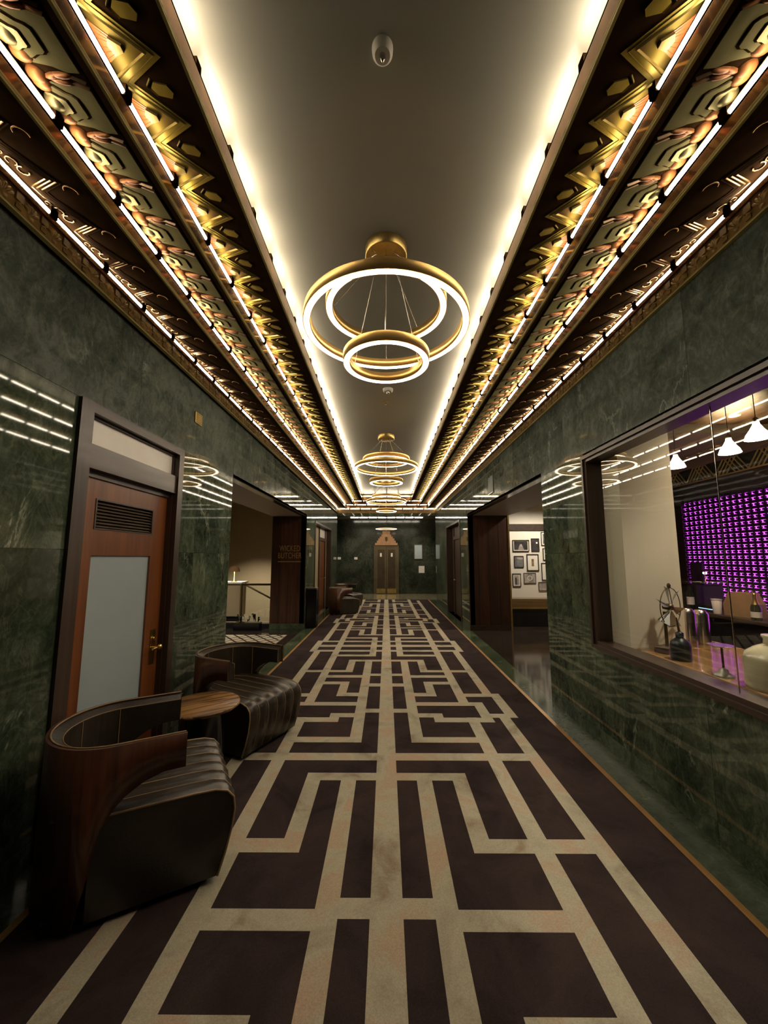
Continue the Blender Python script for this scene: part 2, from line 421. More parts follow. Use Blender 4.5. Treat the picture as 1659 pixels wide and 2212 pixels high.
# ------------------------------------------------------------------ floor
fl = MB()
fl.box(-1.83, 1.83, Y_BACK, 14.76, -0.08, 0.0, M_MARBLE_F)
floor = fl.build('floor', kind='structure')
MB().box(-2.75, 2.75, 14.76, 17.2, -0.08, 0.0, M_LOBBYSTONE).box(-2.75, -1.83, 14.3, 14.76, -0.08, 0.0, M_LOBBYSTONE).box(1.83, 2.75, 14.3, 14.76, -0.08, 0.0, M_LOBBYSTONE).build('floor_lobby', kind='structure')
MB().box(1.83, 5.2, 4.30, 9.45, -0.08, -0.001, M_DARKFLOOR).build('floor_right', kind='structure')
MB().box(-5.6, -1.83, 3.2, 8.80, -0.08, -0.001, M_DARKFLOOR).build('floor_left', kind='structure')
MB().box(1.93, 5.3, -0.6, 4.30, -0.08, -0.001, M_DARKFLOOR).build('floor_bar', kind='structure')
for s, n in ((-1, 1), (1, 2)):
    MB().box(s * 1.578 - 0.018, s * 1.578 + 0.018, Y_BACK, 14.76, 0.0, 0.009, M_BRASSSTRIP).build('trim_%d' % n, kind='structure')

# ------------------------------------------------------------------ carpet runner (woven maze pattern)
Cx, Ix, Ax, Rx, Ox, Jx, Gx = (0, .073), (.212, .318), (.78, .885), (.463, .567), (1.10, 1.203), (1.178, 1.285), (.927, 1.032)
LR = []
def R_(x0, x1, y0, y1): LR.append((x0, x1, y0, y1))
near = [
 (Rx[0], Ax[0], 1.40, 1.50), (Ix[0], Ax[1], 1.798, 1.90), (0, Ix[1], 1.853, 1.957),
 (Rx[0], Ox[1], 2.228, 2.332), (Rx[0], Rx[1], 2.228, 2.99), (0, Rx[1], 2.895, 2.99),
 (0, Ox[1], 3.163, 3.276), (Ix[0], Ax[1], 3.453, 3.554), (.461, Gx[1], 3.86, 3.966), (Ix[0], .558, 3.97, 4.07),
 (.461, .558, 3.86, 4.07), (Gx[0], Gx[1], 3.86, 4.37), (Ix[0], Gx[1], 4.27, 4.37), (Gx[1], Jx[1], 3.966, 4.063),
 (Jx[0], Jx[1], 3.966, 4.638), (Ax[1], Jx[1], 4.535, 4.638), (0, Ix[1], 4.085, 4.186),
 (Ix[0], Rx[1], 4.548, 4.661), (Rx[0], Rx[1], 4.548, 5.064), (Rx[0], Ax[1], 4.961, 5.064),
 (0, Ix[1], 4.88, 4.995), (0, Ix[1], 5.304, 5.402), (Ix[0], Ax[1], 5.227, 5.335),
 (Rx[0], Ox[1], 5.471, 5.568), (Rx[0], Rx[1], 5.471, 6.119), (0, Rx[1], 6.017, 6.119),
 (.168, Ax[1], 6.323, 6.437), (.168, .274, 6.323, 7.06), (0, Jx[1], 6.633, 6.752), (0, Jx[1], 6.982, 7.107),
 (Jx[0], Jx[1], 6.633, 7.06)]
vert_near = [(Ax, -.7, 3.97), (Ax, 4.27, 7.06), (Ix, -.7, 0.2), (Ix, 0.6, 2.99), (Ix, 3.453, 6.119), (Ox, -.3, 3.966), (Ox, 4.56, 6.70)]
low = [(Rx[0], Rx[1], .53, 1.33), (0, Ax[1], 1.71 - .97, .88), (.5, Ax[1], 1.25, 1.44), (0, Ix[1], 1.25, 1.37), (Ix[0], Rx[1], .53, .66), (Ax[0], Ox[1], .53, .66), (Ix[0], Ax[1], -.15, 0.0)]
for r in near + low: R_(*r)
for (x0, x1), y0, y1 in vert_near: R_(x0, x1, y0, y1)
MIR = 7.06
for x0, x1, y0, y1 in list(LR):
    R_(x0, x1, 2 * MIR - y1, 2 * MIR - y0)
LR = [(a, b, max(c, Y_BACK), min(d, 14.76)) for a, b, c, d in LR if d > Y_BACK and c < 14.76]
R_(0, .073, Y_BACK, 14.76)
for x0, x1 in (Ix, Ax, Ox): R_(x0, x1, Y_BACK, -.69)
R_(0, Ox[1], -.80, -.69); R_(0, Rx[1], -1.4, -1.3)
LR = LR + [(-b, -a, c, d) for a, b, c, d in LR]
xs = sorted(set([round(v, 4) for r in LR for v in r[:2]] + [-1.56, 1.56]))
ys = sorted(set([round(v, 4) for r in LR for v in r[2:]] + [Y_BACK, 14.76]))
cb = MB(); kd, kl = cb.mi(M_CARPET_D), cb.mi(M_CARPET_L)
zc = 0.008
for y in ys:
    for x in xs: cb.v.append((x, y, zc))
nx = len(xs)
for j in range(len(ys) - 1):
    ym = (ys[j] + ys[j + 1]) / 2
    act = [r for r in LR if r[2] <= ym <= r[3]]
    for i in range(nx - 1):
        xm = (xs[i] + xs[i + 1]) / 2
        lit = any(r[0] <= xm <= r[1] for r in act)
        cb.f.append([j * nx + i, j * nx + i + 1, (j + 1) * nx + i + 1, (j + 1) * nx + i]); cb.m.append(kl if lit else kd); cb.sm.append(False)
# hem around the edge, so that the runner has thickness
cb.box(-1.56, 1.56, Y_BACK, 14.76, 0.0005, zc - 0.0008, M_CARPET_D)
cb.build('carpet_runner', label='long aubergine carpet runner with a pale maze pattern down the corridor', cat='carpet')

# ------------------------------------------------------------------ marble walls
def marble_wall(name, side, pieces, bands, x_face):
    """pieces: backing boxes (y0,y1,z0,z1); bands: slabs (y0,y1,z0,z1)"""
    s = 1 if side == 'right' else -1
    b = MB()
    for y0, y1, z0, z1 in pieces:
        xa, xb = sorted((x_face + s * SLAB_T, x_face + s * (SLAB_T + BACK_T)))
        b.box(xa, xb, y0, y1, z0, z1, M_MARBLE_D)
    wl = b.build(name, kind='structure')
    for y0, y1, z0, z1 in bands:
        g = 0.0012
        xa, xb = sorted((x_face, x_face + s * SLAB_T))
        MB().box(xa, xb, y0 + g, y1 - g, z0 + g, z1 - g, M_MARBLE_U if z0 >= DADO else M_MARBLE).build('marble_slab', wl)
    return wl
def cols(y0, y1, cuts, z0, z1):
    c = [y0] + [k for k in cuts if y0 < k < y1] + [y1]
    return [(a, b, z0, z1) for a, b in zip(c, c[1:])]
ROWS = [(0.0, 0.12), (0.12, 1.60), (1.60, DADO)]
lb = []
for a, b, cuts in ((Y_BACK, L_DOOR[0], (-1.1, 0.2, 1.35)), (L_DOOR[1], L_OPEN[0], (3.62,)), (L_OPEN[1], L_ALC[0], ()), (L_ALC[1], Y_END, (13.5,))):
    for z0, z1 in ROWS: lb += cols(a, b, cuts, z0, z1)
lb += cols(Y_BACK, Y_END, (-1.1, 0.9, 2.7, 4.45, 6.1, 7.7, 9.3, 11.0, 12.7), DADO, COVE)
marble_wall('wall_left', 'left', [(Y_BACK, L_DOOR[0], 0, COVE), (L_DOOR[1], L_OPEN[0], 0, COVE), (L_OPEN[1], L_ALC[0], 0, COVE), (L_ALC[1], Y_END, 0, COVE),
    (L_DOOR[0], L_DOOR[1], DADO, COVE), (L_OPEN[0], L_OPEN[1], DADO, COVE), (L_ALC[0], L_ALC[1], DADO, COVE)], lb, XL)
rb = []
for a, b, cuts in ((Y_BACK, R_WIN[0], (-1.0,)), (R_WIN[1], R_OPEN[0], (3.83,)), (R_OPEN[1], R_DOOR[0], ()), (R_DOOR[1], Y_END, (13.0,))):
    for z0, z1 in ROWS: rb += cols(a, b, cuts, z0, z1)
rb += cols(R_WIN[0], R_WIN[1], (1.1, 2.3), 0.0, 0.12) + cols(R_WIN[0], R_WIN[1], (1.1, 2.3), 0.12, WIN_Z[0])
rb += cols(Y_BACK, Y_END, (-1.0, 0.6, 2.2, 3.83, 5.4, 7.0, 8.56, 10.2, 11.8), DADO, COVE)
marble_wall('wall_right', 'right', [(Y_BACK, R_WIN[0], 0, COVE), (R_WIN[1], R_OPEN[0], 0, COVE), (R_OPEN[1], R_DOOR[0], 0, COVE), (R_DOOR[1], Y_END, 0, COVE),
    (R_WIN[0], R_WIN[1], WIN_Z[1], COVE), (R_WIN[0], R_WIN[1], 0, WIN_Z[0]), (R_OPEN[0], R_OPEN[1], DADO, COVE), (R_DOOR[0], R_DOOR[1], DADO, COVE)], rb, XR)
MB().box(-2.0, 2.0, Y_BACK - 0.15, Y_BACK, 0, 4.2, M_MARBLE_D).build('wall_back', kind='structure')

# ------------------------------------------------------------------ ceiling and stepped gilded cornices
# every tier: fascia face, its lower edge, its upper edge, tube centre; ZS = deep end of the tilted relief panel behind it
XF = (1.80, 1.459, 1.153, 0.820); ZB = (3.19, 3.344, 3.429, 3.506); ZN = (3.335, 3.437, 3.538, 3.634)
ZL = (3.348, 3.451, 3.551, 3.656); ZS = (3.39, 3.52, 3.605); YT = (14.0, 13.66, 13.34, 13.0)
SEG = ((1.82, 0.380), (1.4625, 0.3744), (1.447, 0.3841), (1.431, 0.3611))     # first tube gap and pitch of every tier
C0 = 0.015
MB().box(-1.08 + C0, 1.08 + C0, Y_BACK, 13.3, CEIL, CEIL + 0.08, M_CEIL).build('ceiling', kind='structure')
def panel3():
    b = MB(); p, wd = 0.268, 0.275       # u along the corridor, v away from the tube
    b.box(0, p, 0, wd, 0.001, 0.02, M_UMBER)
    c = p / 2
    b.slab([(0.0, 0.0), (p, 0.0), (c, 0.185)], 0.002, -0.002, M_OLIVE)
    for sgn in (-1, 1):
        e = c + sgn * c
        # flat chevron band with a sharp inner arris and a lower outer step
        b.slab([(e, 0.0), (e, 0.058), (c, 0.236), (c, 0.172)], 0.001, -0.005, M_CHEV)
        b.ridge((e - sgn * 0.012, 0.002), (c, 0.176), 0.014, 0.010, M_GOLD)
        b.ridge((e, 0.034), (c, 0.208), 0.007, 0.008, M_CHEV)
        b.slab([(c, 0.0), (c + sgn * 0.072, 0.0), (c + sgn * 0.018, 0.075), (c, 0.075)], 0.0, -0.004, M_RUST)
        for k in (0.016, 0.036, 0.058):
            b.ridge((c + sgn * k, 0.0), (c + sgn * k * 0.25, 0.070), 0.0045, 0.006, M_COPPER)
    b.slab([(c - 0.030, 0.052), (c, 0.036), (c + 0.030, 0.052), (c + 0.012, 0.092), (c - 0.012, 0.092)], 0.0, -0.014, M_GOLD)
    for uu in (0.0, p):                 # half of the arrow block between two chevrons, on each end of the panel
        sg = 1 if uu == 0 else -1
        b.slab([(uu, 0.130), (uu + sg * 0.026, 0.150), (uu + sg * 0.026, 0.205), (uu, 0.222)], 0.0, -0.007, M_CHEV)
        b.ridge((uu, 0.112), (uu + sg * 0.034, 0.140), 0.008, 0.007, M_GOLD)
    return b.mesh('zigzag_relief')
def panel2():
    b = MB(); p, wd = 0.230, 0.205
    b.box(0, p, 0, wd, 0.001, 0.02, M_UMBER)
    c = p * 0.56
    def arch(hw, v1, z, mat):
        poly = [(c - hw, 0.02), (c - hw * 1.0, v1 * 0.50), (c - hw * 0.74, v1 * 0.72), (c - hw * 0.66, v1 * 0.9), (c - hw * 0.5, v1), (c + hw * 0.5, v1), (c + hw * 0.66, v1 * 0.9), (c + hw * 0.74, v1 * 0.72), (c + hw * 1.0, v1 * 0.50), (c + hw, 0.02)]
        b.slab(poly, 0.0, z, mat)
    b.slab([(0.048, 0.02), (0.050, 0.11), (0.040, 0.155), (0.050, 0.196), (p - 0.012, 0.196), (p - 0.004, 0.15), (p - 0.014, 0.11), (p - 0.012, 0.02)], 0.0, -0.005, M_SAGE)
    arch(0.072, 0.132, -0.0056, M_UMBER); arch(0.066, 0.124, -0.012, M_SAGE)
    arch(0.048, 0.088, -0.0126, M_UMBER); arch(0.043, 0.081, -0.019, M_GOLDPALE)
    b.dome((c, 0.028, -0.004), 0.038, 0.036, 0.030, M_GOLDPALE, 12, 4)
    for u, r, m in ((0.012, 0.036, M_COPPER), (0.060, 0.034, M_COPPER), (p - 0.038, 0.032, M_COPPER)):
        b.dome((u + (0.024 if u < 0.02 else 0), 0.026, 0), r, 0.034, 0.026, m, 12, 4)
    for u, v, r, a in ((0.024, 0.085, 0.036, 0.35), (0.036, 0.105, 0.042, -0.05), (0.014, 0.120, 0.040, 0.15)):
        b.dome((u, v, 0), 0.012, r, 0.016, M_COPPER, 8, 3, rot=a)
    for u in (0.010, 0.030):
        b.ridge((u, 0.150), (u + 0.012, 0.198), 0.009, 0.012, M_BRONZEHI)
    return b.mesh('scale_relief')
def panel1():
    b = MB(); p, wd = 0.265, 0.262
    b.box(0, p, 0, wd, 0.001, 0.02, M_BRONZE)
    for k in range(4):
        o = k * 0.019; m = M_BRONZEHI if k < 3 else M_BRONZE
        c1 = (p * 0.60 + o * 0.30, 0.120 + o); c2 = (p * 0.80 + o * 0.35, 0.012 + o)
        b.ridge((0.0, 0.02 + o), c1, 0.0075, 0.0028, m); b.ridge(c1, c2, 0.0075, 0.0028, m); b.ridge(c2, (p, 0.02 + o), 0.0075, 0.0028, m)
    def curl(c, r, tr, a0, a1, mat):
        pts = [(c[0] + r * math.cos(a0 + (a1 - a0) * i / 8), c[1] + r * math.sin(a0 + (a1 - a0) * i / 8), -0.003) for i in range(9)]
        b.tube(pts, tr, mat, 5)
    curl((p * 0.30, 0.035), 0.021, 0.004, 0, 5.2, M_BRONZEHI)
    curl((p * 0.47, 0.050), 0.022, 0.004, 2.6, 7.6, M_BRONZEHI)
    curl((p * 0.13, 0.020), 0.013, 0.004, 0, 5.4, M_BRONZEHI)
    curl((p * 0.80, 0.195), 0.030, 0.003, 1.2, 4.6, M_BRONZEHI)
    return b.mesh('scroll_relief')
def rosette():
    # leaf spray on the vertical moulding: u along the wall, z up, facing +y(local) = into the room
    b = MB(); p = 0.135
    b.box(0, p, -0.004, 0.0, 0.0, 0.105, M_ROSE)
    def leaf(u, z, ru, rz, rot):
        n = 8; vs = []
        for k in range(n):
            a = 2 * PI * k / n; x, y = ru * math.cos(a), rz * math.sin(a)
            vs.append((u + x * math.cos(rot) - y * math.sin(rot), 0.0, z + x * math.sin(rot) + y * math.cos(rot)))
        vs.append((u, 0.018, z))
        b.add(vs, [(k, (k + 1) % n, n) for k in range(n)], M_ROSE, True)
    for k in range(5):
        a = -0.9 + k * 0.45
        leaf(0.042 + 0.036 * math.sin(a), 0.034 + 0.038 * math.cos(a), 0.0085, 0.024, -a)
    leaf(0.040, 0.022, 0.016, 0.012, 0)
    b.box(0.088, 0.126, 0.0, 0.009, 0.052, 0.092, M_ROSE); b.box(0.092, 0.122, 0.0, 0.006, 0.014, 0.034, M_ROSE); leaf(0.107, 0.043, 0.008, 0.016, 1.57)
    return b.mesh('leaf_rosette')
def tube_mesh(L):
    return MB().tube([(0, 0, 0), (0, L, 0)], 0.0125, M_TUBE, 8).mesh('fluorescent_tube')
ME_P = (panel1(), panel2(), panel3()); ME_R = rosette()
FU, FV = (0.990, 0.953, 0.910), (1.11, 1.32, 1.12)      # stretch of each relief to its tilted bed
for me_, fu, fv in zip(ME_P, FU, FV):
    for v in me_.vertices: v.co.x *= fu; v.co.y *= fv
PER = (0.265 * FU[0], 0.230 * FU[1], 0.268 * FU[2], 0.135)
PH = ((1.656 - 0.58 * 0.265) * FU[0], (1.265 - 0.56 * 0.230) * FU[1], (1.961 - 0.134) * FU[2], 1.621)
def mirrored(me):
    m = me.copy(); m.name = me.name + '_mirrored'
    for v in m.vertices: v.co.y = -v.co.y
    m.flip_normals(); m.update()
    return m
ME_PL = [mirrored(m) for m in ME_P]
ME_TUBE = [tube_mesh(s[1] - 0.045) for s in SEG]
ROWN = ('lowest', 'second', 'third', 'topmost')
def cornice(side, n0):
    s = 1 if side == 'right' else -1
    X = lambda v: C0 + s * v
    def bx(b, xa, xb, z0, z1, mat, y1=14.0): b.box(*sorted((X(xa), X(xb))), Y_BACK, y1, z0, z1, mat)
    # tier 1: leafwork moulding on the wall
    t1 = MB(); bx(t1, 1.786, 1.86, 3.19, 3.308, M_UMBER)
    bx(t1, 1.774, 1.86, 3.308, 3.335, M_FASCIA)
    bx(t1, 1.797, 1.86, 3.335, 3.376, M_SLOT); bx(t1, 1.800, 1.86, 3.376, 3.43, M_UMBER)
    tr1 = t1.build('trim_%d' % n0, kind='structure')
    b = MB(); bx(b, 1.772, 1.80, 3.185, 3.193, M_BEAD); bx(b, 1.778, 1.80, 3.194, 3.200, M_BEAD); b.build('bead', tr1)
    y = PH[3] - PER[3] * 9
    while y + PER[3] < 14.0:
        o = inst('leaf_rosette', ME_R, tr1, (X(1.784), y if s > 0 else y + PER[3], 3.202), PI / 2 * s)
        y += PER[3]
    for t in range(3):
        xd, xi, zs, zb, zn, ye = XF[t] + (-0.005, 0.012, 0.012)[t], XF[t + 1], ZS[t], ZB[t + 1], ZN[t + 1], YT[t + 1]
        ang = math.atan2(zs - zb, xd - xi); ca, sa = math.cos(ang), math.sin(ang)
        tb = MB()
        def sloped(x0, x1, lo, hi, mat):
            zf = lambda x: zb + (x - xi) * sa / ca
            tb.prism([(X(x0), zf(x0) + lo), (X(x1), zf(x1) + lo), (X(x1), zf(x1) + hi), (X(x0), zf(x0) + hi)], 'Y', Y_BACK, YT[t], mat)
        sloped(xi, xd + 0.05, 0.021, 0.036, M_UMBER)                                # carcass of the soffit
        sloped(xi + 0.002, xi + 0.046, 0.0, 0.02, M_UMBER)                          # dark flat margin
        tr = tb.build('trim_%d' % (n0 + 1 + t), kind='structure')
        f = MB(); bx(f, xi - 0.001, xi + 0.012, zb + 0.012, zn, M_FASCIA, ye); bx(f, xi - 0.001, xi + 0.06, zn - 0.012, zn, M_FASCIA, ye)
        f.build('fascia', tr)
        b = MB(); bx(b, xi - 0.006, xi + 0.006, zb - 0.008, zb + 0.004, M_BEAD, ye); bx(b, xi - 0.006, xi + 0.004, zb + 0.007, zb + 0.016, M_BEAD, ye); b.build('bead', tr)
        b = MB(); q = 0.055 if t == 2 else 0.014
        bx(b, xi + q, xi + q + 0.008, zn - 0.01, ZL[t + 1] + (0.05 if t == 2 else 0.043), M_SLOT, ye); b.build('slot_back', tr)
        me, p = ME_P[t], PER[t]
        y = PH[t] - 12 * p
        while y + p < YT[t] - 0.02:
            if y > 0.2:
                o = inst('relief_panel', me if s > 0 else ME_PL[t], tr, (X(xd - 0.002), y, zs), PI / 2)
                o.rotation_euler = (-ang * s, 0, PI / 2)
            y += p
    # lit tubes: four rows
    for t in range(4):
        g0, pitch = SEG[t]
        xt = (1.780, XF[1] + 0.001, XF[2] + 0.001, 0.845)[t]
        root = empty('cove_light', (X(xt), 0, ZL[t]), label='%s of the four rows of lit tubes along the %s cornice' % (ROWN[t], side), cat='cove light', group='tube rows of the stepped cornices')
        hb = MB()
        y = g0 - pitch * 30
        while y < YT[t] - 0.06:
            if y > 0.80:
                L = pitch - 0.045
                if y + 0.02 + L < YT[t]:
                    inst('fluorescent_tube', ME_TUBE[t], root, (0, y + 0.0225, 0))
                hb.box(-0.014, 0.013, y - 0.0215, y + 0.0215, -0.0135, (0.036, 0.060, 0.048, 0.05)[t], M_UMBER)
            y += pitch
        hb.build('tube_holder', root, kind='stuff')
cornice('left', 3); cornice('right', 7)
# header across the far end: the four tiers return over it
hd = MB()
hd.box(-1.83, 1.83, 14.02, 14.30, 3.10, 3.19, M_MARBLE)
hd.box(-1.83, 1.83, 13.99, 14.30, 3.19, 3.308, M_ROSE)
hd.box(-1.83, 1.83, 13.975, 14.30, 3.308, 3.335, M_FASCIA)
hd.box(-1.83, 1.83, 14.00, 14.30, 3.335, 3.376, M_SLOT); hd.box(-1.83, 1.83, 14.005, 14.30, 3.376, 3.85, M_UMBER)
hdo = hd.build('trim_11', kind='structure')
for t in range(4):
    if t:
        b = MB(); x0, x1, yy = C0 - XF[t], C0 + XF[t], YT[t]
        b.box(x0, x1, yy - 0.001, yy + 0.012, ZB[t] + 0.012, ZN[t], M_FASCIA); b.box(x0, x1, yy - 0.001, yy + 0.06, ZN[t] - 0.012, ZN[t], M_FASCIA); b.build('fascia', hdo)
        b = MB(); b.box(x0, x1, yy - 0.006, yy + 0.006, ZB[t] - 0.008, ZB[t] + 0.012, M_BEAD); b.build('bead', hdo)
        b = MB(); q = 0.055 if t == 3 else 0.014; b.box(x0, x1, yy + q, yy + q + 0.008, ZN[t] - 0.01, ZL[t] + 0.045, M_SLOT); b.build('slot_back', hdo)
        b = MB(); b.prism([(yy, ZB[t] + 0.0), (YT[t - 1] + 0.05, ZS[t - 1] + 0.02), (YT[t - 1] + 0.05, ZS[t - 1] + 0.035), (yy, ZB[t] + 0.02)], 'X', C0 - XF[t - 1], C0 + XF[t - 1], M_CHEV); b.build('soffit_panel', hdo)
    xw = (1.74, XF[1] - 0.02, XF[2] - 0.02, 0.80)[t]
    root = empty('cove_light', (C0 - xw, YT[t] + (-0.02 if t == 0 else 0.001 if t < 3 else 0.025), ZL[t]), rz=-PI / 2, label='%s row of lit tubes across the far end header' % ROWN[t], cat='cove light', group='tube rows across the far header')
    nseg = max(1, int(round(2 * xw / SEG[t][1]))); pt = 2 * xw / nseg
    me = tube_mesh(pt - 0.05)
    for i in range(nseg): inst('fluorescent_tube', me, root, (0, i * pt + 0.025, 0))
    hb = MB()
    for i in range(1, nseg): hb.box(-0.014, 0.013, i * pt - 0.022, i * pt + 0.022, -0.0135, 0.036, M_UMBER)
    hb.build('tube_holder', root, kind='stuff')

# ------------------------------------------------------------------ ring pendants
def ring_mb(r, z, hgt=0.066, th=0.049, n=72):
    a = MB(); prof = [(r, z + hgt / 2), (r, z - hgt / 2), (r - 0.006, z - hgt / 2), (r - 0.006, z - hgt / 2 + 0.004), (r - th + 0.006, z - hgt / 2 + 0.004), (r - th + 0.006, z - hgt / 2), (r - th, z - hgt / 2), (r - th, z + hgt / 2), (r, z + hgt / 2)]
    a.lathe(prof, (0, 0, 0), M_RINGGOLD, n, True, cap=False)
    for i, sm in enumerate(a.sm): a.sm[i] = True
    l = MB(); l.lathe([(r - 0.006, z - hgt / 2 - 0.001), (r - th + 0.006, z - hgt / 2 - 0.001)], (0, 0, 0), M_RINGLED, n, False, cap=False)
    return a, l
def pendant(loc, label):
    root = empty('ring_pendant', loc, label=label, cat='pendant light', group='ring pendants along the ceiling')
    c = MB(); c.lathe([(0.0, -0.075), (0.142, -0.075), (0.149, -0.069), (0.149, 0.0)], (0, 0, 0), M_BRASSB, 40); c.build('canopy', root)
    for r, z in ((0.420, 3.298 - CEIL), (0.568, 3.165 - CEIL), (0.296, 2.908 - CEIL)):
        a, l = ring_mb(r, z)
        ro = a.build('ring', root); l.build('diffuser', ro)
        for k in range(3):
            an = 2 * PI * k / 3 + (0.5 if r < 0.35 else 1.57 if r > 0.5 else 0.9)
            p1 = ((r - 0.024) * math.cos(an), (r - 0.024) * math.sin(an), z + 0.032); p0 = (0.08 * math.cos(an), 0.08 * math.sin(an), -0.074)
            MB().tube([p0, p1], 0.0022, M_STEEL, 5).build('cable', ro)
    return root
for y, lb_ in ((2.505, 'three ring gold pendant nearest to the viewer, largest in view'),
              (6.73, 'three ring gold pendant, middle one of the corridor ceiling'), (10.9, 'three ring gold pendant, farthest one, just before the end header')):
    pendant((0.0, y, CEIL), lb_)
lp = empty('ring_pendant', (0.0, 15.9, 3.30), label='single small lit ring hung before the elevator doors', cat='pendant light')  # lit ring on cables, added before the elevator doors
MB().lathe([(0.0, -0.03), (0.09, -0.03), (0.09, 0.0)], (0, 0, 0), M_BRASSB, 24).build('canopy', lp)
a_, l_ = ring_mb(0.44, -0.52, 0.05, 0.05, 48); r_ = a_.build('ring', lp); l_.build('diffuser', r_)
for k in range(3):
    an = 2 * PI * k / 3 + 0.5
    MB().tube([(0.05 * math.cos(an), 0.05 * math.sin(an), -0.03), (0.415 * math.cos(an), 0.415 * math.sin(an), -0.495)], 0.002, M_STEEL, 5).build('cable', r_)
def detector(loc, label, r):
    root = empty('smoke_detector', loc, label=label, cat='smoke detector')
    MB().lathe([(r * 0.72, -0.040), (r * 0.95, -0.030), (r, -0.012), (r, 0)], (0, 0, 0), M_WHITEP, 28).build('body', root)
    MB().lathe([(0.004, -0.072), (r * 0.26, -0.062), (r * 0.30, -0.040)], (0, 0, 0), M_STEEL, 18).build('sensor_cap', root)
detector((-0.015, 1.415, CEIL), 'small round ceiling sensor above the near pendant, toward the viewer', 0.046)
detector((0.023, 4.80, CEIL), 'white round detector on the ceiling between the near and middle pendants', 0.066)
sp = empty('sprinkler_head', (-0.005, 5.22, CEIL), label='tiny ceiling sprinkler head just beyond the white detector', cat='sprinkler')
MB().lathe([(0.03, -0.006), (0.035, 0)], (0, 0, 0), M_BRASSB, 18).build('escutcheon', sp)
MB().lathe([(0.014, -0.035), (0.014, -0.032), (0.005, -0.03), (0.006, -0.005)], (0, 0, 0), M_STEEL, 12).build('deflector', sp)

# ------------------------------------------------------------------ left door with transom and louvre
def left_door():
    ya, yb, zt = L_DOOR[0], L_DOOR[1], DADO
    fr = MB()
    d0 = empty('door_1', (XL, ya, 0), kind='structure')
    P = lambda b, x0, x1, y0, y1, z0, z1, m: b.box(x0 - XL, x1 - XL, y0 - ya, y1 - ya, z0, z1, m)
    c = MB()
    P(c, -2.02, XL + 0.022, ya, ya + 0.10, 0, zt, M_CASING); P(c, -2.02, XL + 0.022, yb - 0.075, yb, 0, zt, M_CASING)
    P(c, -2.02, XL + 0.022, ya + 0.10, yb - 0.075, zt - 0.06, zt, M_CASINGH)
    P(c, -2.02, XL + 0.006, ya + 0.10, yb - 0.075, 2.10, 2.25, M_CASINGH)
    P(c, -2.02, XL - 0.02, ya + 0.10, ya + 0.125, 0, zt - 0.06, M_CASING); P(c, -2.02, XL - 0.02, yb - 0.085, yb - 0.075, 0, zt - 0.06, M_CASING)
    P(c, -2.02, XL - 0.02, ya + 0.125, yb - 0.10, zt - 0.075, zt - 0.06, M_CASINGH)
    P(c, -2.02, XL - 0.045, ya + 0.10, yb - 0.075, 2.06, 2.10, M_CASINGH)
    c.build('casing', d0)
    g = MB(); P(g, -1.858, -1.850, ya + 0.115, yb - 0.085, 2.25, zt - 0.075, M_FROSTW); g.build('transom_pane', d0)
    y0, y1 = ya + 0.125, yb - 0.085
    x0, x1 = -1.915, -1.870
    lf = MB()
    P(lf, x0, x1, y0, y0 + 0.155, 0.02, 2.06, M_DOORWOOD); P(lf, x0, x1, y1 - 0.18, y1, 0.02, 2.06, M_DOORWOOD)
    yi0, yi1 = y0 + 0.155, y1 - 0.18
    P(lf, x0, x1, yi0, yi1, 1.935, 2.06, M_DOORWOOD); P(lf, x0, x1, yi0, yi1, 1.568, 1.735, M_DOORWOOD); P(lf, x0, x1, yi0, yi1, 0.02, 0.28, M_DOORWOOD)
    leaf = lf.build('door_leaf', d0)
    g = MB(); P(g, -1.895, -1.885, yi0, yi1, 0.28, 1.568, M_FROST); g.build('frosted_pane', leaf)
    lv = MB()
    P(lv, x0, x0 + 0.01, yi0, yi1, 1.735, 1.935, M_BLACK)
    for a, b_, z0, z1 in ((yi0, yi1, 1.735, 1.745), (yi0, yi1, 1.925, 1.935)): P(lv, x1 - 0.03, x1 + 0.004, a, b_, z0, z1, M_CASINGH)
    P(lv, x1 - 0.03, x1 + 0.004, yi0, yi0 + 0.012, 1.745, 1.925, M_CASINGH); P(lv, x1 - 0.03, x1 + 0.004, yi1 - 0.012, yi1, 1.745, 1.925, M_CASINGH)
    lo = lv.build('louvre_frame', leaf)
    for k in range(8):
        z = 1.749 + k * 0.0215
        s = MB(); s.prism([(x1 - 0.034 - XL, z + 0.016), (x1 - 0.030 - XL, z + 0.019), (x1 - 0.001 - XL, z + 0.004), (x1 - 0.005 - XL, z + 0.001)], 'Y', yi0 + 0.012 - ya, yi1 - 0.012 - ya, M_SLAT)
        s.build('slat', leaf)
    yc = y1 - 0.075
    pl = MB(); P(pl, x1, x1 + 0.006, yc - 0.032, yc + 0.032, 0.72, 0.985, M_BRASS); po = pl.build('handle_plate', leaf)
    h = MB()
    h.tube([(x1 - XL + 0.006, yc - ya, 0.845), (x1 - XL + 0.045, yc - ya, 0.845)], 0.009, M_BRASS, 10)
    h.tube([(x1 - XL + 0.045, yc - ya - 0.06, 0.845), (x1 - XL + 0.045, yc - ya + 0.01, 0.845)], [0.010, 0.008], M_BRASS, 10)
    h.lathe([(0.001, 0.07), (0.02, 0.064), (0.024, 0.055), (0.018, 0.045), (0.009, 0.04)], (x1 - XL, yc - ya + 0.02, 0.845), M_BRASS, 16, axis='X')
    h.build('lever_handle', leaf)
    k = MB(); k.lathe([(0.016, 0.006), (0.016, 0.016), (0.010, 0.02)], (x1 - XL, yc - ya, 0.915), M_BRASS, 16, axis='X'); k.build('lock_cylinder', leaf)
    # dark room side behind the door
    b = MB(); P(b, -2.06, -2.02, ya - 0.05, yb + 0.05, 0, zt, M_BLACK); b.build('backing', d0)
left_door()
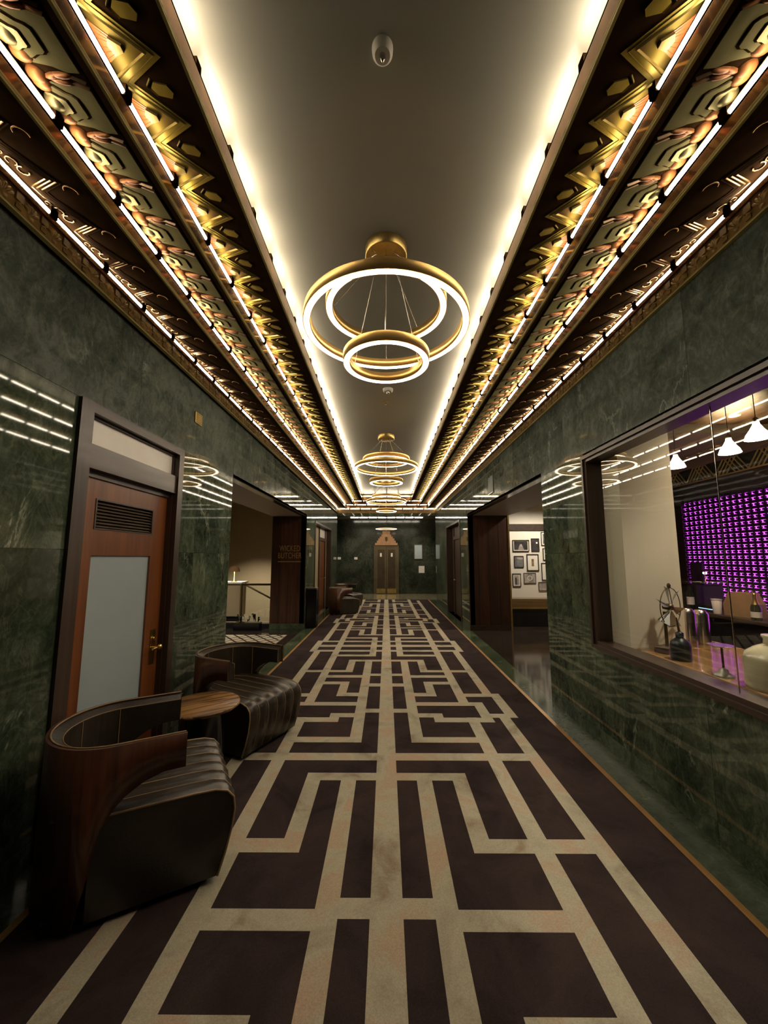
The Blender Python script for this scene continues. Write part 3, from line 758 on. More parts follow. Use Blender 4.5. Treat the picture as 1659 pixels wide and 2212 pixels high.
vt = empty('wall_vent', (XL, 3.555, 2.88), label='small brass vent plate on the left marble beyond the louvred door', cat='vent')
MB().bbox(0, 0.012, -0.066, 0.066, -0.055, 0.055, M_BRASS, 0.004).build('cover_plate', vt)
for k in range(5): MB().box(0.012, 0.015, -0.05, 0.05, -0.042 + k * 0.019, -0.034 + k * 0.019, M_BRASSB).build('slat', vt)
gp = empty('wall_plate', (XR, 6.55, 2.81), label='small dark green plate high on the right marble above the opening', cat='wall plate')
MB().bbox(-0.012, 0, -0.15, 0.15, -0.145, 0.145, M_GREENPLATE, 0.004).build('plate', gp)
MB().box(-0.016, -0.010, -0.155, 0.155, -0.155, -0.143, M_STEEL).build('rim', gp)

# ------------------------------------------------------------------ left opening and the room behind it
def wood_jamb(name, y, x0, x1, zt, face, n=4):
    """panelled jamb facing the viewer, spanning x0..x1"""
    o = empty(name, (0, y, 0), kind='structure')
    MB().box(x0, x1, 0.02, 0.16, 0.10, zt, M_DARKWOOD).build('carcass', o)
    wd = (x1 - x0) / n
    for k in range(n):
        MB().box(x0 + k * wd + 0.002, x0 + (k + 1) * wd - 0.002, 0.0, 0.02, 0.115, zt, M_PANELWOOD).build('wood_panel', o)
    MB().box(x0, x1, -0.004, 0.02, 0.0, 0.115, face).build('plinth', o)
    return o
wood_jamb('trim_12', L_OPEN[1], -2.59, XL - 0.001, DADO, M_MARBLE_F)
MB().box(-2.59, XL, L_OPEN[0], L_OPEN[1], DADO + 0.001, DADO + 0.04, M_TAUPE).build('ceiling_left_soffit', kind='structure')
lw = MB()
lw.box(-2.59, -1.93, L_OPEN[0] - 0.16, L_OPEN[0], 0, DADO, M_PANELWOOD)
lw.build('trim_13', kind='structure')
lr = MB()
lr.box(-6.6, -2.45, 13.2, 13.3, -2.4, 3.5, M_TAN)          # far wall
lr.box(-6.7, -6.6, 3.1, 13.3, -2.4, 3.5, M_TAN)
lr.box(-2.45, -1.95, 8.9, 13.3, -2.4, 3.5, M_TAN)
lr.box(-6.7, -2.59, 3.1, 3.2, 0, 3.5, M_TAN)
lr.build('wall_room_left', kind='structure')
MB().box(-6.7, -2.59, 3.1, 13.3, 3.4, 3.5, M_TAUPE).build('ceiling_room_left', kind='structure')
MB().box(-6.7, -1.95, 8.80, 13.3, -2.5, -2.4, M_DARKFLOOR).build('floor_stairwell', kind='structure')
MB().box(-5.6, -2.60, 8.80, 9.0, -0.3, 0.10, M_BLACK).build('trim_14', kind='structure')

rg = MB()
rg.box(-3.8, -2.02, 5.6, 8.05, 0.0, 0.006, M_CARPET_L)
rgo = rg.build('area_rug', label='cream rug with crossing dark lines on the floor inside the left opening', cat='rug')
ln = MB()
for k in range(16):
    x = -4.6 + k * 0.22
    def clipline(x0, sl):
        pts = []
        for t in range(0, 51):
            y = 5.6 + 2.45 * t / 50; xx = x0 + sl * (y - 5.6)
            if -3.8 < xx < -2.02: pts.append((xx, y))
        return pts
    for sl in (0.75, -0.75):
        pts = clipline(x + (0 if sl > 0 else 1.8), sl)
        if len(pts) > 2:
            a, b = pts[0], pts[-1]; d = Vector((b[0] - a[0], b[1] - a[1])).normalized(); nn = Vector((-d.y, d.x)) * 0.018
            ln.add([(a[0] + nn.x, a[1] + nn.y, 0.0072), (a[0] - nn.x, a[1] - nn.y, 0.0072), (b[0] - nn.x, b[1] - nn.y, 0.0072), (b[0] + nn.x, b[1] + nn.y, 0.0072)], [(0, 1, 2, 3)], M_CARPET_D)
ln.build('woven_line', rgo, kind='stuff')
# guard rail and stair handrail
gr = empty('guard_rail', (-2.66, 8.95, 0.10), label='bronze guard rail with clear panel above the stairwell, left opening', cat='railing')
MB().box(-0.66, 0.02, -0.025, 0.025, 0.83, 0.875, M_RAILBRONZE).build('top_rail', gr)
MB().box(-0.66, -0.62, -0.02, 0.02, 0, 0.83, M_RAILBRONZE).build('post', gr)
MB().box(-0.61, 0.02, -0.005, 0.005, 0.03, 0.82, M_GLASS).build('glass_panel', gr)
hr = empty('stair_handrail', (-3.35, 10.2, 0.62), label='sloping bronze handrail descending behind the guard rail', cat='handrail')
MB().tube([(-0.35, 0, 0.25), (0.95, 0, -0.42)], 0.022, M_RAILBRONZE, 8).build('rail', hr)
MB().tube([(0.0, 0, 0.07), (0.0, 0.10, 0.02)], 0.01, M_RAILBRONZE, 6).build('bracket', hr)
# host desk with lamp
dk = empty('host_desk', (-3.78, 9.25, 0.10), label='tan host desk with dark base and pale top, left opening', cat='desk')
MB().box(-0.45, 0.42, -0.2, 0.25, 0.86, 0.90, M_WHITEWALL).build('desk_top', dk)
MB().box(-0.42, 0.38, -0.17, 0.22, 0.12, 0.86, M_TAN).build('front_panel', dk)
MB().box(-0.38, 0.35, -0.14, 0.2, 0.0, 0.12, M_BLACK).build('base', dk)
tl = empty('table_lamp', (-3.60, 9.20, 1.00), label='small lit lamp with brown dome shade on the host desk', cat='lamp')
MB().lathe([(0.07, 0), (0.07, 0.012), (0.012, 0.02), (0.010, 0.26)], (0, 0, 0), M_BRASSB, 16).build('stem', tl)
sh = MB(); sh.lathe([(0.125, 0.235), (0.120, 0.29), (0.09, 0.345), (0.03, 0.37), (0.002, 0.372)], (0, 0, 0), M_KRAFT, 24, cap=False); sho = sh.build('lamp_shade', tl)
MB().lathe([(0.002, 0.238), (0.115, 0.24)], (0, 0, 0), M_LAMPGLOW, 20, cap=False).build('lit_diffuser', sho)
light('lamp_light', 'POINT', (0, 0, 0.21), 3.0, WARM, tl, 0.04)
pt_ = empty('potted_plant', (-3.28, 8.78, 0.0), label='low dark leafy plant in black planter before the guard rail', cat='plant'); pt_.location.x = -3.05; pt_.location.y = 8.62
MB().box(-0.26, 0.30, -0.10, 0.10, 0, 0.16, M_BLACKG).build('planter', pt_)
rnd = random.Random(3)
M_LEAF = plain('dark_leaf', (0.02, 0.032, 0.015), 0.4, var=0.3)
for k in range(16):
    a = rnd.uniform(0, 2 * PI); x0 = rnd.uniform(-0.2, 0.25); r = rnd.uniform(0.07, 0.16); hh = rnd.uniform(0.06, 0.2)
    lf = MB(); c, s_ = math.cos(a), math.sin(a)
    lf.add([(x0, 0, 0.16), (x0 + c * r * 0.5 - s_ * 0.025, s_ * r * 0.4 + c * 0.025, 0.16 + hh), (x0 + c * r, s_ * r * 0.5, 0.16 + hh * 0.8), (x0 + c * r * 0.5 + s_ * 0.025, s_ * r * 0.4 - c * 0.025, 0.16 + hh * 0.95)], [(0, 1, 2, 3)], M_LEAF, True)
    lf.build('leaf', pt_)
# unseen ceiling lights added to brighten the left room, reused for other rooms
def added_downlight(loc, energy, label, size=0.06, ang=1.7, col=WARM):
    r = empty('added_downlight', loc, label=label, cat='added_downlight')
    MB().lathe([(0.045, -0.006), (0.06, -0.008), (0.062, 0)], (0, 0, 0), M_WHITEP, 20, cap=False).build('trim_ring', r)
    MB().lathe([(0.001, -0.004), (0.045, -0.004)], (0, 0, 0), M_LAMPGLASS, 20, cap=False).build('lens', r)
    light('added_beam', 'SPOT', (0, 0, -0.03), energy, col, r, size, None, ang, 0.6)
added_downlight((-4.2, 11.2, 3.4), 360, 'unseen added ceiling light over the stairwell in the left room')
added_downlight((-4.0, 7.2, 3.4), 110, 'unseen added ceiling light over the cream rug in the left room')
# wall sign on the wooden jamb
sg = empty('wall_sign', (-2.20, L_OPEN[1] - 0.001, 1.65), label='dull gold WICKED BUTCHER lettering on the dark wood jamb of the left opening', cat='sign')
def text_mesh(body, size, depth, mat, xs=1.0, spacing=1.0):
    cu = bpy.data.curves.new('lettering', 'FONT'); cu.body = body; cu.size = size; cu.extrude = depth; cu.align_x = 'CENTER'; cu.align_y = 'CENTER'; cu.space_character = spacing
    o = bpy.data.objects.new('tmp', cu); COL.objects.link(o)
    bpy.context.view_layer.update()
    me = bpy.data.meshes.new_from_object(o.evaluated_get(bpy.context.evaluated_depsgraph_get()))
    bpy.data.objects.remove(o); bpy.data.curves.remove(cu)
    for v in me.vertices: v.co.x *= xs
    me.materials.clear(); me.materials.append(mat)
    return me
for body, z in (('WICKED', 0.115), ('BUTCHER', -0.045)):
    me = text_mesh(body, 0.185, 0.004, M_GOLDSIGN, 0.62, 1.08)
    o = inst('letters', me, sg, (0.02, -0.003, z)); o.rotation_euler = (PI / 2, 0, 0)
MB().box(-0.24, 0.28, -0.006, 0.0, -0.185, -0.165, M_GOLDSIGN).build('underline', sg)
# litter bin
tb = empty('litter_bin', (-1.685, 8.93, 0), label='slim black litter bin with steel top beside the wooden jamb', cat='bin')
MB().bbox(-0.115, 0.115, -0.115, 0.115, 0.0, 0.86, M_BLACKG, 0.01).build('body', tb)
MB().bbox(-0.117, 0.117, -0.117, 0.117, 0.86, 0.885, M_STEEL, 0.004).build('lid', tb)

# ------------------------------------------------------------------ far doors (left alcove and right door)
def far_door(name, x, s, ya, yb, zt, yl0, yl1, deep):
    o = empty(name, (x, ya, 0), kind='structure')
    B = lambda b, d0, d1, y0, y1, z0, z1, m: b.box(*sorted((s * d0, s * d1)), y0 - ya, y1 - ya, z0, z1, m)
    c = MB()
    B(c, deep, deep + 0.06, ya, yb, 0, zt, M_CASING)
    B(c, -0.012, deep, ya, ya + 0.07, 0, zt, M_CASING); B(c, -0.012, deep, yb - 0.07, yb, 0, zt, M_CASING)
    B(c, -0.012, deep, ya + 0.07, yb - 0.07, zt - 0.05, zt, M_CASINGH)
    B(c, deep - 0.05, deep, yl0 - 0.07, yl0, 0, zt - 0.05, M_CASING); B(c, deep - 0.05, deep, yl1, yl1 + 0.07, 0, zt - 0.05, M_CASING)
    B(c, deep - 0.05, deep, yl0, yl1, 2.07, 2.16, M_CASINGH)
    c.build('casing', o)
    DW = M_DOORWOOD if s < 0 else M_CASING
    l = MB(); B(l, deep - 0.02, deep, yl0, yl1, 0.01, 2.07, DW); lo = l.build('door_leaf', o)
    for (a, b_, z0, z1) in ((0.12, 0.88, 0.2, 0.95), (0.12, 0.88, 1.1, 1.95)):
        d = yl1 - yl0
        q = MB(); B(q, deep - 0.032, deep - 0.02, yl0 + a * d, yl0 + b_ * d, z0, z1, DW); q.build('door_panel', lo)
    g = MB(); B(g, deep - 0.025, deep - 0.01, yl0, yl1, 2.16, zt - 0.06, M_FROSTW if s < 0 else M_CASINGH); g.build('transom_pane', o)
    h = MB(); h.lathe([(0.004, 0.0), (0.012, 0.005), (0.012, 0.03), (0.026, 0.045), (0.022, 0.062), (0.002, 0.068)], (0, 0, 0), M_BRASS, 14, axis='X')
    for i, v in enumerate(h.v): h.v[i] = (s * (deep - 0.02 - v[0]), v[1] + yl1 - ya - 0.09, v[2] + 0.95)
    h.build('door_knob', lo)
far_door('door_2', XL, -1, L_ALC[0], L_ALC[1], DADO, 11.15, 12.15, 0.16)
far_door('door_3', XR, 1, R_DOOR[0], R_DOOR[1], DADO, 9.9, 11.0, 0.16)

# ------------------------------------------------------------------ right opening and gallery
wood_jamb('trim_15', R_OPEN[1], XR + 0.001, 2.70, DADO, M_DARKWOOD)
bj = MB(); bj.box(2.70, 2.735, -0.006, 0.16, 0.0, DADO, M_BRASSB); bo = bj.build('trim_16', kind='structure'); bo.location.y = R_OPEN[1]
MB().box(XR, 2.72, R_OPEN[0], R_OPEN[1], DADO + 0.001, DADO + 0.04, M_TAUPE).build('ceiling_right_soffit', kind='structure')
MB().box(1.93, 2.5, R_OPEN[0] - 0.05, R_OPEN[0], 0, DADO, M_PANELWOOD).build('trim_17', kind='structure')
rw = MB()
rw.box(2.0, 5.05, 9.40, 9.5, 0, 3.2, M_WHITEWALL)
rw.build('wall_gallery', kind='structure')
MB().box(2.72, 5.1, 4.35, 9.5, 3.0, 3.1, M_TAN).build('ceiling_gallery', kind='structure')
# partition between gallery and bar
pz = MB()
def wallseg(b, p, q, t, z0, z1, mat):
    p, q = Vector(p), Vector(q); d = (q - p).normalized(); n_ = Vector((-d.y, d.x)) * t / 2
    b.prism([(p + n_)[:], (q + n_)[:], (q - n_)[:], (p - n_)[:]], 'Z', z0, z1, mat)
wallseg(pz, (1.93, 4.32), (3.08, 4.32), 0.08, 0, 3.3, M_TAN)
wallseg(pz, (3.08, 4.32), (4.98, 6.95), 0.08, 0, 3.3, M_TAN)
wallseg(pz, (4.98, 6.95), (5.10, 9.45), 0.08, 0, 3.3, M_TAN)
pz.build('wall_partition', kind='structure')
MB().box(2.735, 4.98, 9.375, 9.40, 2.22, 2.38, M_DARKWOOD).build('trim_18', kind='structure')
bn = empty('wall_bench', (3.5, 9.22, 0), label='dark bench with brown wooden back ledge under the gallery photographs', cat='bench')
MB().box(-0.76, 1.45, -0.16, 0.17, 0.43, 0.62, M_LEDGE).build('ledge', bn)
MB().box(-0.76, 1.45, -0.20, 0.17, 0.40, 0.43, M_BRASSB).build('ledge_trim', bn)
MB().box(-0.76, 1.45, -0.18, 0.15, 0.0, 0.40, M_BLACKG).build('base', bn)
ART = [plain('photo_dark', (0.03, 0.028, 0.03), 0.4, var=0.6, vscale=7), plain('photo_grey', (0.13, 0.135, 0.135), 0.4, var=0.6, vscale=9), plain('photo_brown', (0.20, 0.14, 0.07), 0.4, var=0.5, vscale=12), plain('photo_pink_grey', (0.30, 0.26, 0.24), 0.4, var=0.6, vscale=9)]
PICS = [
 (3.067, 3.463, 1.719, 1.993, 0.012, 0.03, M_WHITEWALL, 0.022, 0, 'wide framed night photograph of a lit stage with pale mat, top left', 'stage'),
 (3.517, 3.712, 1.715, 2.029, 0.014, 0.02, M_BLACK, 0.0, 0, 'upright black framed dark photograph with a white moon spot', 'moon'),
 (3.088, 3.318, 1.330, 1.606, 0.014, 0.02, M_BLACK, 0.0, 1, 'square framed grey photograph with pale sky band, left of the matted picture', 'band'),
 (3.391, 3.681, 1.246, 1.650, 0.022, 0.02, M_WHITEWALL, 0.095, 2, 'large upright picture with wide white mat and small brown image', None),
 (3.035, 3.234, 0.877, 1.186, 0.014, 0.02, M_WHITEWALL, 0.030, 3, 'narrow upright framed picture with grey towers, bottom left', 'tower'),
 (3.304, 3.595, 0.954, 1.199, 0.010, 0.02, M_BLACK, 0.0, 3, 'wide grey photograph with a pale round form, bottom row', 'round'),
 (3.763, 4.06, 1.856, 2.185, 0.014, 0.02, M_WHITEWALL, 0.03, 1, 'framed picture topmost at the right, half hidden by marble', None),
 (3.790, 4.10, 1.501, 1.792, 0.016, 0.02, M_WHITEWALL, 0.07, 1, 'white matted picture second down at the right, half hidden', None),
 (3.739, 4.05, 1.025, 1.438, 0.016, 0.02, M_WHITEWALL, 0.09, 3, 'tall white matted picture third down at the right, half hidden', None),
 (3.650, 3.95, 0.776, 0.981, 0.010, 0.02, M_BLACK, 0.0, 3, 'low dark grey photograph at the bottom right, half hidden', None)]
for x0, x1, z0, z1, fw, dp, mm, mat_w, art, lab, deco in PICS:
    r = empty('framed_picture', ((x0 + x1) / 2, 9.40, (z0 + z1) / 2), label=lab, cat='picture', group='pictures on the gallery wall')
    hw, hh = (x1 - x0) / 2, (z1 - z0) / 2
    f = MB(); f.box(-hw, hw, -dp, 0, hh - fw, hh, M_BLACK).box(-hw, hw, -dp, 0, -hh, -hh + fw, M_BLACK).box(-hw, -hw + fw, -dp, 0, -hh + fw, hh - fw, M_BLACK).box(hw - fw, hw, -dp, 0, -hh + fw, hh - fw, M_BLACK)
    f.build('frame', r)
    if mat_w: MB().box(-hw + fw, hw - fw, -0.010, -0.002, -hh + fw, hh - fw, mm).build('mat_board', r)
    a, b_ = hw - fw - mat_w, hh - fw - mat_w
    MB().box(-a, a, -0.013, -0.0105, -b_, b_, ART[art]).build('print', r)
    if deco == 'stage': MB().prism([(-a * 0.45, -b_ * 0.95), (a * 0.45, -b_ * 0.95), (0.02, b_ * 0.35), (-0.02, b_ * 0.35)], 'Y', -0.0145, -0.0132, ART[3]).build('print_detail', r)
    if deco == 'moon': MB().lathe([(0.001, -0.0145), (0.022, -0.0140)], (a * 0.45, 0, b_ * 0.35), M_PAPER, 16, axis='Y', cap=False).build('print_detail', r)
    if deco == 'band': MB().box(-a * 0.95, a * 0.95, -0.0145, -0.0132, b_ * 0.45, b_ * 0.85, ART[3]).build('print_detail', r)
    if deco == 'tower': MB().box(-a * 0.6, -a * 0.1, -0.0145, -0.0132, -b_ * 0.95, b_ * 0.5, ART[0]).build('print_detail', r)
    if deco == 'round': MB().lathe([(0.045, -0.0145), (0.06, -0.0140)], (0.0, 0, 0), M_WHITEWALL, 20, axis='Y', cap=False).build('print_detail', r)
added_downlight((3.3, 8.4, 3.0), 52, 'first unseen added ceiling spot over the gallery pictures', ang=2.7)  # both spots are added to brighten the picture wall
added_downlight((4.1, 8.4, 3.0), 34, 'second unseen added ceiling spot over the gallery pictures', ang=2.7)

# ------------------------------------------------------------------ bar window
def bar_window():
    ya, yb = R_WIN; z0, z1 = WIN_Z
    wd = empty('window_1', (XR, ya, 0), kind='structure')
    P = lambda b, x0, x1, y0, y1, a, c, m: b.box(x0 - XR, x1 - XR, y0 - ya, y1 - ya, a, c, m)
    f = MB()
    for d0, d1, e in ((-0.030, 0.13, 0.0), (-0.012, 0.13, 0.028)):
        P(f, XR + d0, XR + d1, ya + e, yb - e, z0 + e, z0 + e + 0.030, M_CASINGH); P(f, XR + d0, XR + d1, ya + e, yb - e, z1 - e - 0.030, z1 - e, M_CASINGH)
        P(f, XR + d0, XR + d1, ya + e, ya + e + 0.030, z0 + e + 0.03, z1 - e - 0.03, M_CASING); P(f, XR + d0, XR + d1, yb - e - 0.030, yb - e, z0 + e + 0.03, z1 - e - 0.03, M_CASING)
    f.build('window_frame', wd)
    e = 0.058
    for a, b_, xa, xb in ((ya + e, 2.126, 0.045, 0.045), (2.132, yb - e, 0.045, 0.055)):
        g = MB()
        g.add([(xa, a - ya, z0 + e), (xb, b_ - ya, z0 + e), (xb, b_ - ya, z1 - e), (xa, a - ya, z1 - e)], [(0, 1, 2, 3)], M_GLASS)
        g.build('glass_pane', wd)
    s = MB(); P(s, XR + 0.042, XR + 0.048, 2.1275, 2.1305, z0 + e, z1 - e, M_STEEL); s.build('pane_joint', wd)
bar_window()
# bar shell
bs = MB()
bs.box(5.0, 5.1, -0.7, 7.0, 0, 3.4, M_DARKWOOD)
bs.box(1.93, 5.1, -0.8, -0.7, 0, 3.4, M_DARKWOOD)
bs.build('wall_bar', kind='structure')
MB().box(1.93, 5.1, -0.8, 6.95, 3.3, 3.4, M_DARKWOOD).build('ceiling_bar', kind='structure')
cm = MB(); cm.box(1.935, 2.375, 3.16, 3.62, 0.0, 3.3, M_CREAM); cm.build('column_cream', kind='structure')
MB().box(2.45, 3.0, 4.02, 4.27, 0.0, 3.3, M_TAN).build('column_tan', kind='structure')
ct = empty('bar_counter', (2.39, 1.7, 0), label='glossy oak counter just inside the bar window', cat='counter')
MB().bbox(-0.42, 0.42, -1.5, 1.455, 0.80, 0.845, M_BARWOOD, 0.008).bbox(-0.005, 0.42, 1.45, 1.92, 0.80, 0.845, M_BARWOOD, 0.008).build('counter_top', ct)
MB().box(-0.38, 0.36, -1.46, 1.42, 0.0, 0.80, M_DARKWOOD).build('cabinet', ct)
# gold lattice frieze
fz = empty('lattice_frieze', (4.995, 3.0, 2.76), label='gold diagonal lattice frieze above the purple wall', cat='frieze')
MB().box(-0.012, 0.0, -2.5, 3.85, 0, 0.30, M_UMBER).build('backing', fz)
MB().box(-0.03, -0.012, -2.5, 3.85, 0, 0.02, M_LATTICE).build('rail', fz); MB().box(-0.03, -0.012, -2.5, 3.85, 0.28, 0.30, M_LATTICE).build('rail', fz)
bar_me = MB().prism([(-0.006, 0.02), (0.006, 0.02), (0.196, 0.28), (0.184, 0.28)], 'X', -0.028, -0.012, M_LATTICE).mesh('diagonal_bar')
for g in range(11):
    y0 = -2.2 + g * 0.55
    for k in range(4):
        inst('diagonal_bar', bar_me, fz, (0, y0 + k * 0.068, 0))
        o = inst('diagonal_bar', bar_me, fz, (0, y0 + 0.55 - k * 0.068 - 0.0, 0)); o.scale = (1, -1, 1)
# purple back-lit wall
pw = empty('light_wall', (4.99, 4.9, 0.74), label='glowing purple wall of dark round cells behind the bar', cat='light wall')
MB().box(-0.012, 0.0, -2.0, 1.52, 0.0, 1.70, M_PURPLE).build('lit_backing', pw)
dm = MB()
for j in range(22):
    z = 0.04 + j * 0.0785
    dm.box(-0.05, -0.014, -1.98, 1.50, z + 0.019, z + 0.0595, M_PLUM)
    for i in range(36):
        y = -1.95 + i * 0.099
        n = 10; rx, rz_ = 0.034, 0.020
        ring0 = [(-0.016, y + rx * math.cos(2 * PI * k / n), z + rz_ * math.sin(2 * PI * k / n)) for k in range(n)]
        ring1 = [(-0.045, y + rx * 0.8 * math.cos(2 * PI * k / n), z + rz_ * 0.8 * math.sin(2 * PI * k / n)) for k in range(n)]
        dm.add(ring0 + ring1, [(k, (k + 1) % n, n + (k + 1) % n, n + k) for k in range(n)] + [list(range(n, 2 * n))], M_PLUM)
dm.build('round_cell', pw, kind='stuff')
MB().box(-0.05, 0.0, -2.05, -2.0, -0.02, 1.72, M_DARKWOOD).build('frame', pw)
fr_ = MB(); fr_.box(-0.05, 0.0, 1.52, 1.60, -0.02, 1.72, M_DARKWOOD); fr_.build('frame', pw)
# bar counter further in, with its things
bc = empty('back_counter', (3.88, 2.85, 0), label='dark inner bar counter in front of the purple wall', cat='counter')
MB().bbox(-0.27, 0.27, -2.9, 2.0, 0.90, 0.94, M_CASINGH, 0.006).build('counter_top', bc)
MB().box(-0.24, 0.25, -2.88, 1.98, 0.0, 0.90, M_BLACK).build('cabinet', bc)
bag = empty('paper_bag', (3.78, 4.17, 0.94), rz=0.2, label='slumped brown kraft paper bag on the inner bar counter', cat='bag')
b = MB(); b.prism([(-0.16, 0), (0.16, 0), (0.165, 0.12), (0.10, 0.25), (-0.09, 0.255), (-0.15, 0.14)], 'X', -0.07, 0.07, M_KRAFT); b.build('body', bag)
MB().tube([(0.071, -0.05, 0.20), (0.085, -0.03, 0.26), (0.085, 0.03, 0.26), (0.071, 0.05, 0.20)], 0.004, M_KRAFT, 6).build('handle', bag)
bt = empty('champagne_bottle', (3.66, 3.92, 0.94), label='dark sparkling wine bottle with gold foil neck beside the paper bag', cat='bottle')
MB().lathe([(0.04, 0), (0.043, 0.01), (0.043, 0.12), (0.032, 0.155), (0.018, 0.19)], (0, 0, 0), M_BOTTLE, 20).build('body', bt)
MB().lathe([(0.0325, 0.155), (0.0185, 0.19), (0.0155, 0.235), (0.018, 0.245), (0.017, 0.265), (0.004, 0.267)], (0, 0, 0), M_FOIL, 20).build('foil', bt)
MB().lathe([(0.0436, 0.03), (0.0436, 0.085)], (0, 0, 0), M_PAPER, 20, cap=False).build('paper_label', bt)
cu_ = empty('paper_cup', (3.68, 4.40, 0.94), label='pale cup on the inner bar counter left of the paper bag', cat='cup')
MB().lathe([(0.035, 0), (0.048, 0.15), (0.045, 0.15), (0.033, 0.01)], (0, 0, 0), M_PAPER, 20, cap=False).build('body', cu_)
MB().lathe([(0.050, 0.148), (0.052, 0.154), (0.050, 0.160)], (0, 0, 0), M_PAPER, 20, cap=False).build('rim', cu_)
ti = empty('till_screen', (3.70, 4.56, 0.94), rz=0.0, label='dim blue till screen lying low on the inner bar counter', cat='screen')
MB().box(-0.02, 0.06, -0.11, 0.11, 0.0, 0.075, M_BLACK).build('body', ti)
MB().add([(-0.022, -0.10, 0.03), (-0.022, 0.10, 0.03), (-0.012, 0.10, 0.072), (-0.012, -0.10, 0.072)], [(0, 1, 2, 3)], M_SCREEN).build('display', ti)
mon = empty('till_monitor', (3.86, 4.80, 0.94), label='tall black till cabinet with monitor against the purple wall', cat='till')
MB().bbox(-0.16, 0.16, -0.11, 0.03, 0.0, 0.30, M_BLACK, 0.01).build('cabinet', mon)
MB().bbox(-0.10, -0.06, -0.13, 0.04, 0.30, 0.56, M_BLACKG, 0.01).build('monitor', mon)
MB().box(-0.08, -0.04, -0.03, 0.0, 0.28, 0.32, M_BLACK).build('stand', mon)
b2 = empty('wine_bottle', (3.665, 4.75, 0.94), label='dark wine bottle with pale label beside the black till cabinet', cat='bottle')
MB().lathe([(0.036, 0), (0.038, 0.01), (0.038, 0.19), (0.015, 0.24), (0.014, 0.31), (0.016, 0.315)], (0, 0, 0), M_BOTTLE, 18).build('body', b2)
MB().lathe([(0.0386, 0.06), (0.0386, 0.15)], (0, 0, 0), M_PAPER, 18, cap=False).build('paper_label', b2)
# things on the window counter
CT = 0.845
fan = empty('fan_ornament', (2.13, 3.03, CT), rz=0.50, label='metal windmill fan ornament on a dark block behind the glass', cat='ornament')
MB().bbox(-0.09, 0.09, -0.05, 0.05, 0, 0.045, M_CASINGH, 0.004).build('base', fan)
MB().tube([(0, 0.0, 0.045), (0, 0.0, 0.30)], 0.012, M_RAILBRONZE, 8).build('post', fan)
hub = MB(); hub.lathe([(0.002, -0.05), (0.022, -0.045), (0.026, -0.02), (0.02, 0.02)], (0.03, 0, 0.335), M_RAILBRONZE, 16, axis='Y'); hub.build('hub', fan)
MB().tube([(0.03 + 0.145 * math.cos(2 * PI * k / 28), -0.03, 0.335 + 0.145 * math.sin(2 * PI * k / 28)) for k in range(28)], 0.0035, M_RAILBRONZE, 6, closed=True).build('guard_ring', fan)
for k in range(6):
    a = PI / 2 + 2 * PI * k / 6 + 0.25
    q = MB(); d = Vector((math.cos(a), 0, math.sin(a))); t_ = Vector((-math.sin(a), 0, math.cos(a)))
    c0 = Vector((0.03, -0.03, 0.335))
    q.add([(c0 + d * 0.03 + t_ * 0.008)[:], (c0 + d * 0.03 - t_ * 0.008)[:], (c0 + d * 0.155 - t_ * 0.030 + Vector((0, 0.03, 0)))[:], (c0 + d * 0.155 + t_ * 0.030 - Vector((0, 0.03, 0)))[:]], [(0, 1, 2, 3)], M_TIN)
    q.build('blade', fan)
for k in range(3):
    a = PI / 2 + 2 * PI * k / 3
    MB().tube([(0.03, -0.045, 0.335), (0.03 + 0.145 * math.cos(a), -0.03, 0.335 + 0.145 * math.sin(a))], 0.003, M_RAILBRONZE, 5).build('spoke', fan)
MB().lathe([(0.012, 0), (0.014, 0.02), (0.006, 0.035)], (0.03, -0.03, 0.48), M_RAILBRONZE, 10).build('finial', fan)
oc = empty('oil_can', (2.06, 2.80, CT), label='dark oil can with long thin spout on the oak counter', cat='oil can')
MB().lathe([(0.060, 0), (0.062, 0.008), (0.062, 0.10), (0.056, 0.125), (0.026, 0.150)], (0, 0, 0), M_OILCAN, 28).build('body', oc)
MB().lathe([(0.024, 0.148), (0.025, 0.185), (0.012, 0.192)], (0, 0, 0), M_OILCAN, 20).build('cap', oc)
MB().tube([(0, 0, 0.19), (-0.012, 0, 0.29)], [0.009, 0.004], M_RAILBRONZE, 10).build('spout', oc)
for i, (x, y, r, h_) in enumerate(((2.485, 3.28, 0.062, 0.28), (2.615, 3.30, 0.056, 0.265))):
    sc = empty('steel_canister', (x, y, CT), label=('taller steel canister on the oak counter, nearer the cream column' , 'shorter steel canister on the oak counter, right of the taller one')[i], cat='canister', group='steel canisters on the counter')
    MB().lathe([(r, 0), (r, h_ - 0.02), (r - 0.012, h_)], (0, 0, 0), M_STEEL, 28).build('body', sc)
    MB().lathe([(r - 0.004, h_ - 0.014), (r - 0.02, h_ + 0.012), (0.004, h_ + 0.014)], (0, 0, 0), M_STEEL, 28).build('lid', sc)
dmm = empty('steel_dome', (2.50, 3.46, CT), label='shiny steel dome lid standing tall behind the two canisters', cat='dome lid')
MB().lathe([(0.080, 0.0), (0.080, 0.32), (0.075, 0.37), (0.056, 0.415), (0.028, 0.438), (0.002, 0.443)], (0, 0, 0), M_STEEL, 28).build('body', dmm)
MB().lathe([(0.01, 0.44), (0.014, 0.452), (0.004, 0.464)], (0, 0, 0), M_STEEL, 12).build('knob', dmm)
jg = empty('stoneware_jug', (2.13, 2.20, CT), label='large cream stoneware jug on the oak counter, at the window edge', cat='jug')
MB().lathe([(0.130, 0), (0.136, 0.01), (0.136, 0.15), (0.125, 0.185), (0.085, 0.215), (0.045, 0.235)], (0, 0, 0), M_STONEWARE, 40).build('body', jg)
MB().lathe([(0.045, 0.233), (0.041, 0.262), (0.050, 0.275), (0.048, 0.285), (0.034, 0.285)], (0, 0, 0), M_STONEWARE, 28).build('neck', jg)
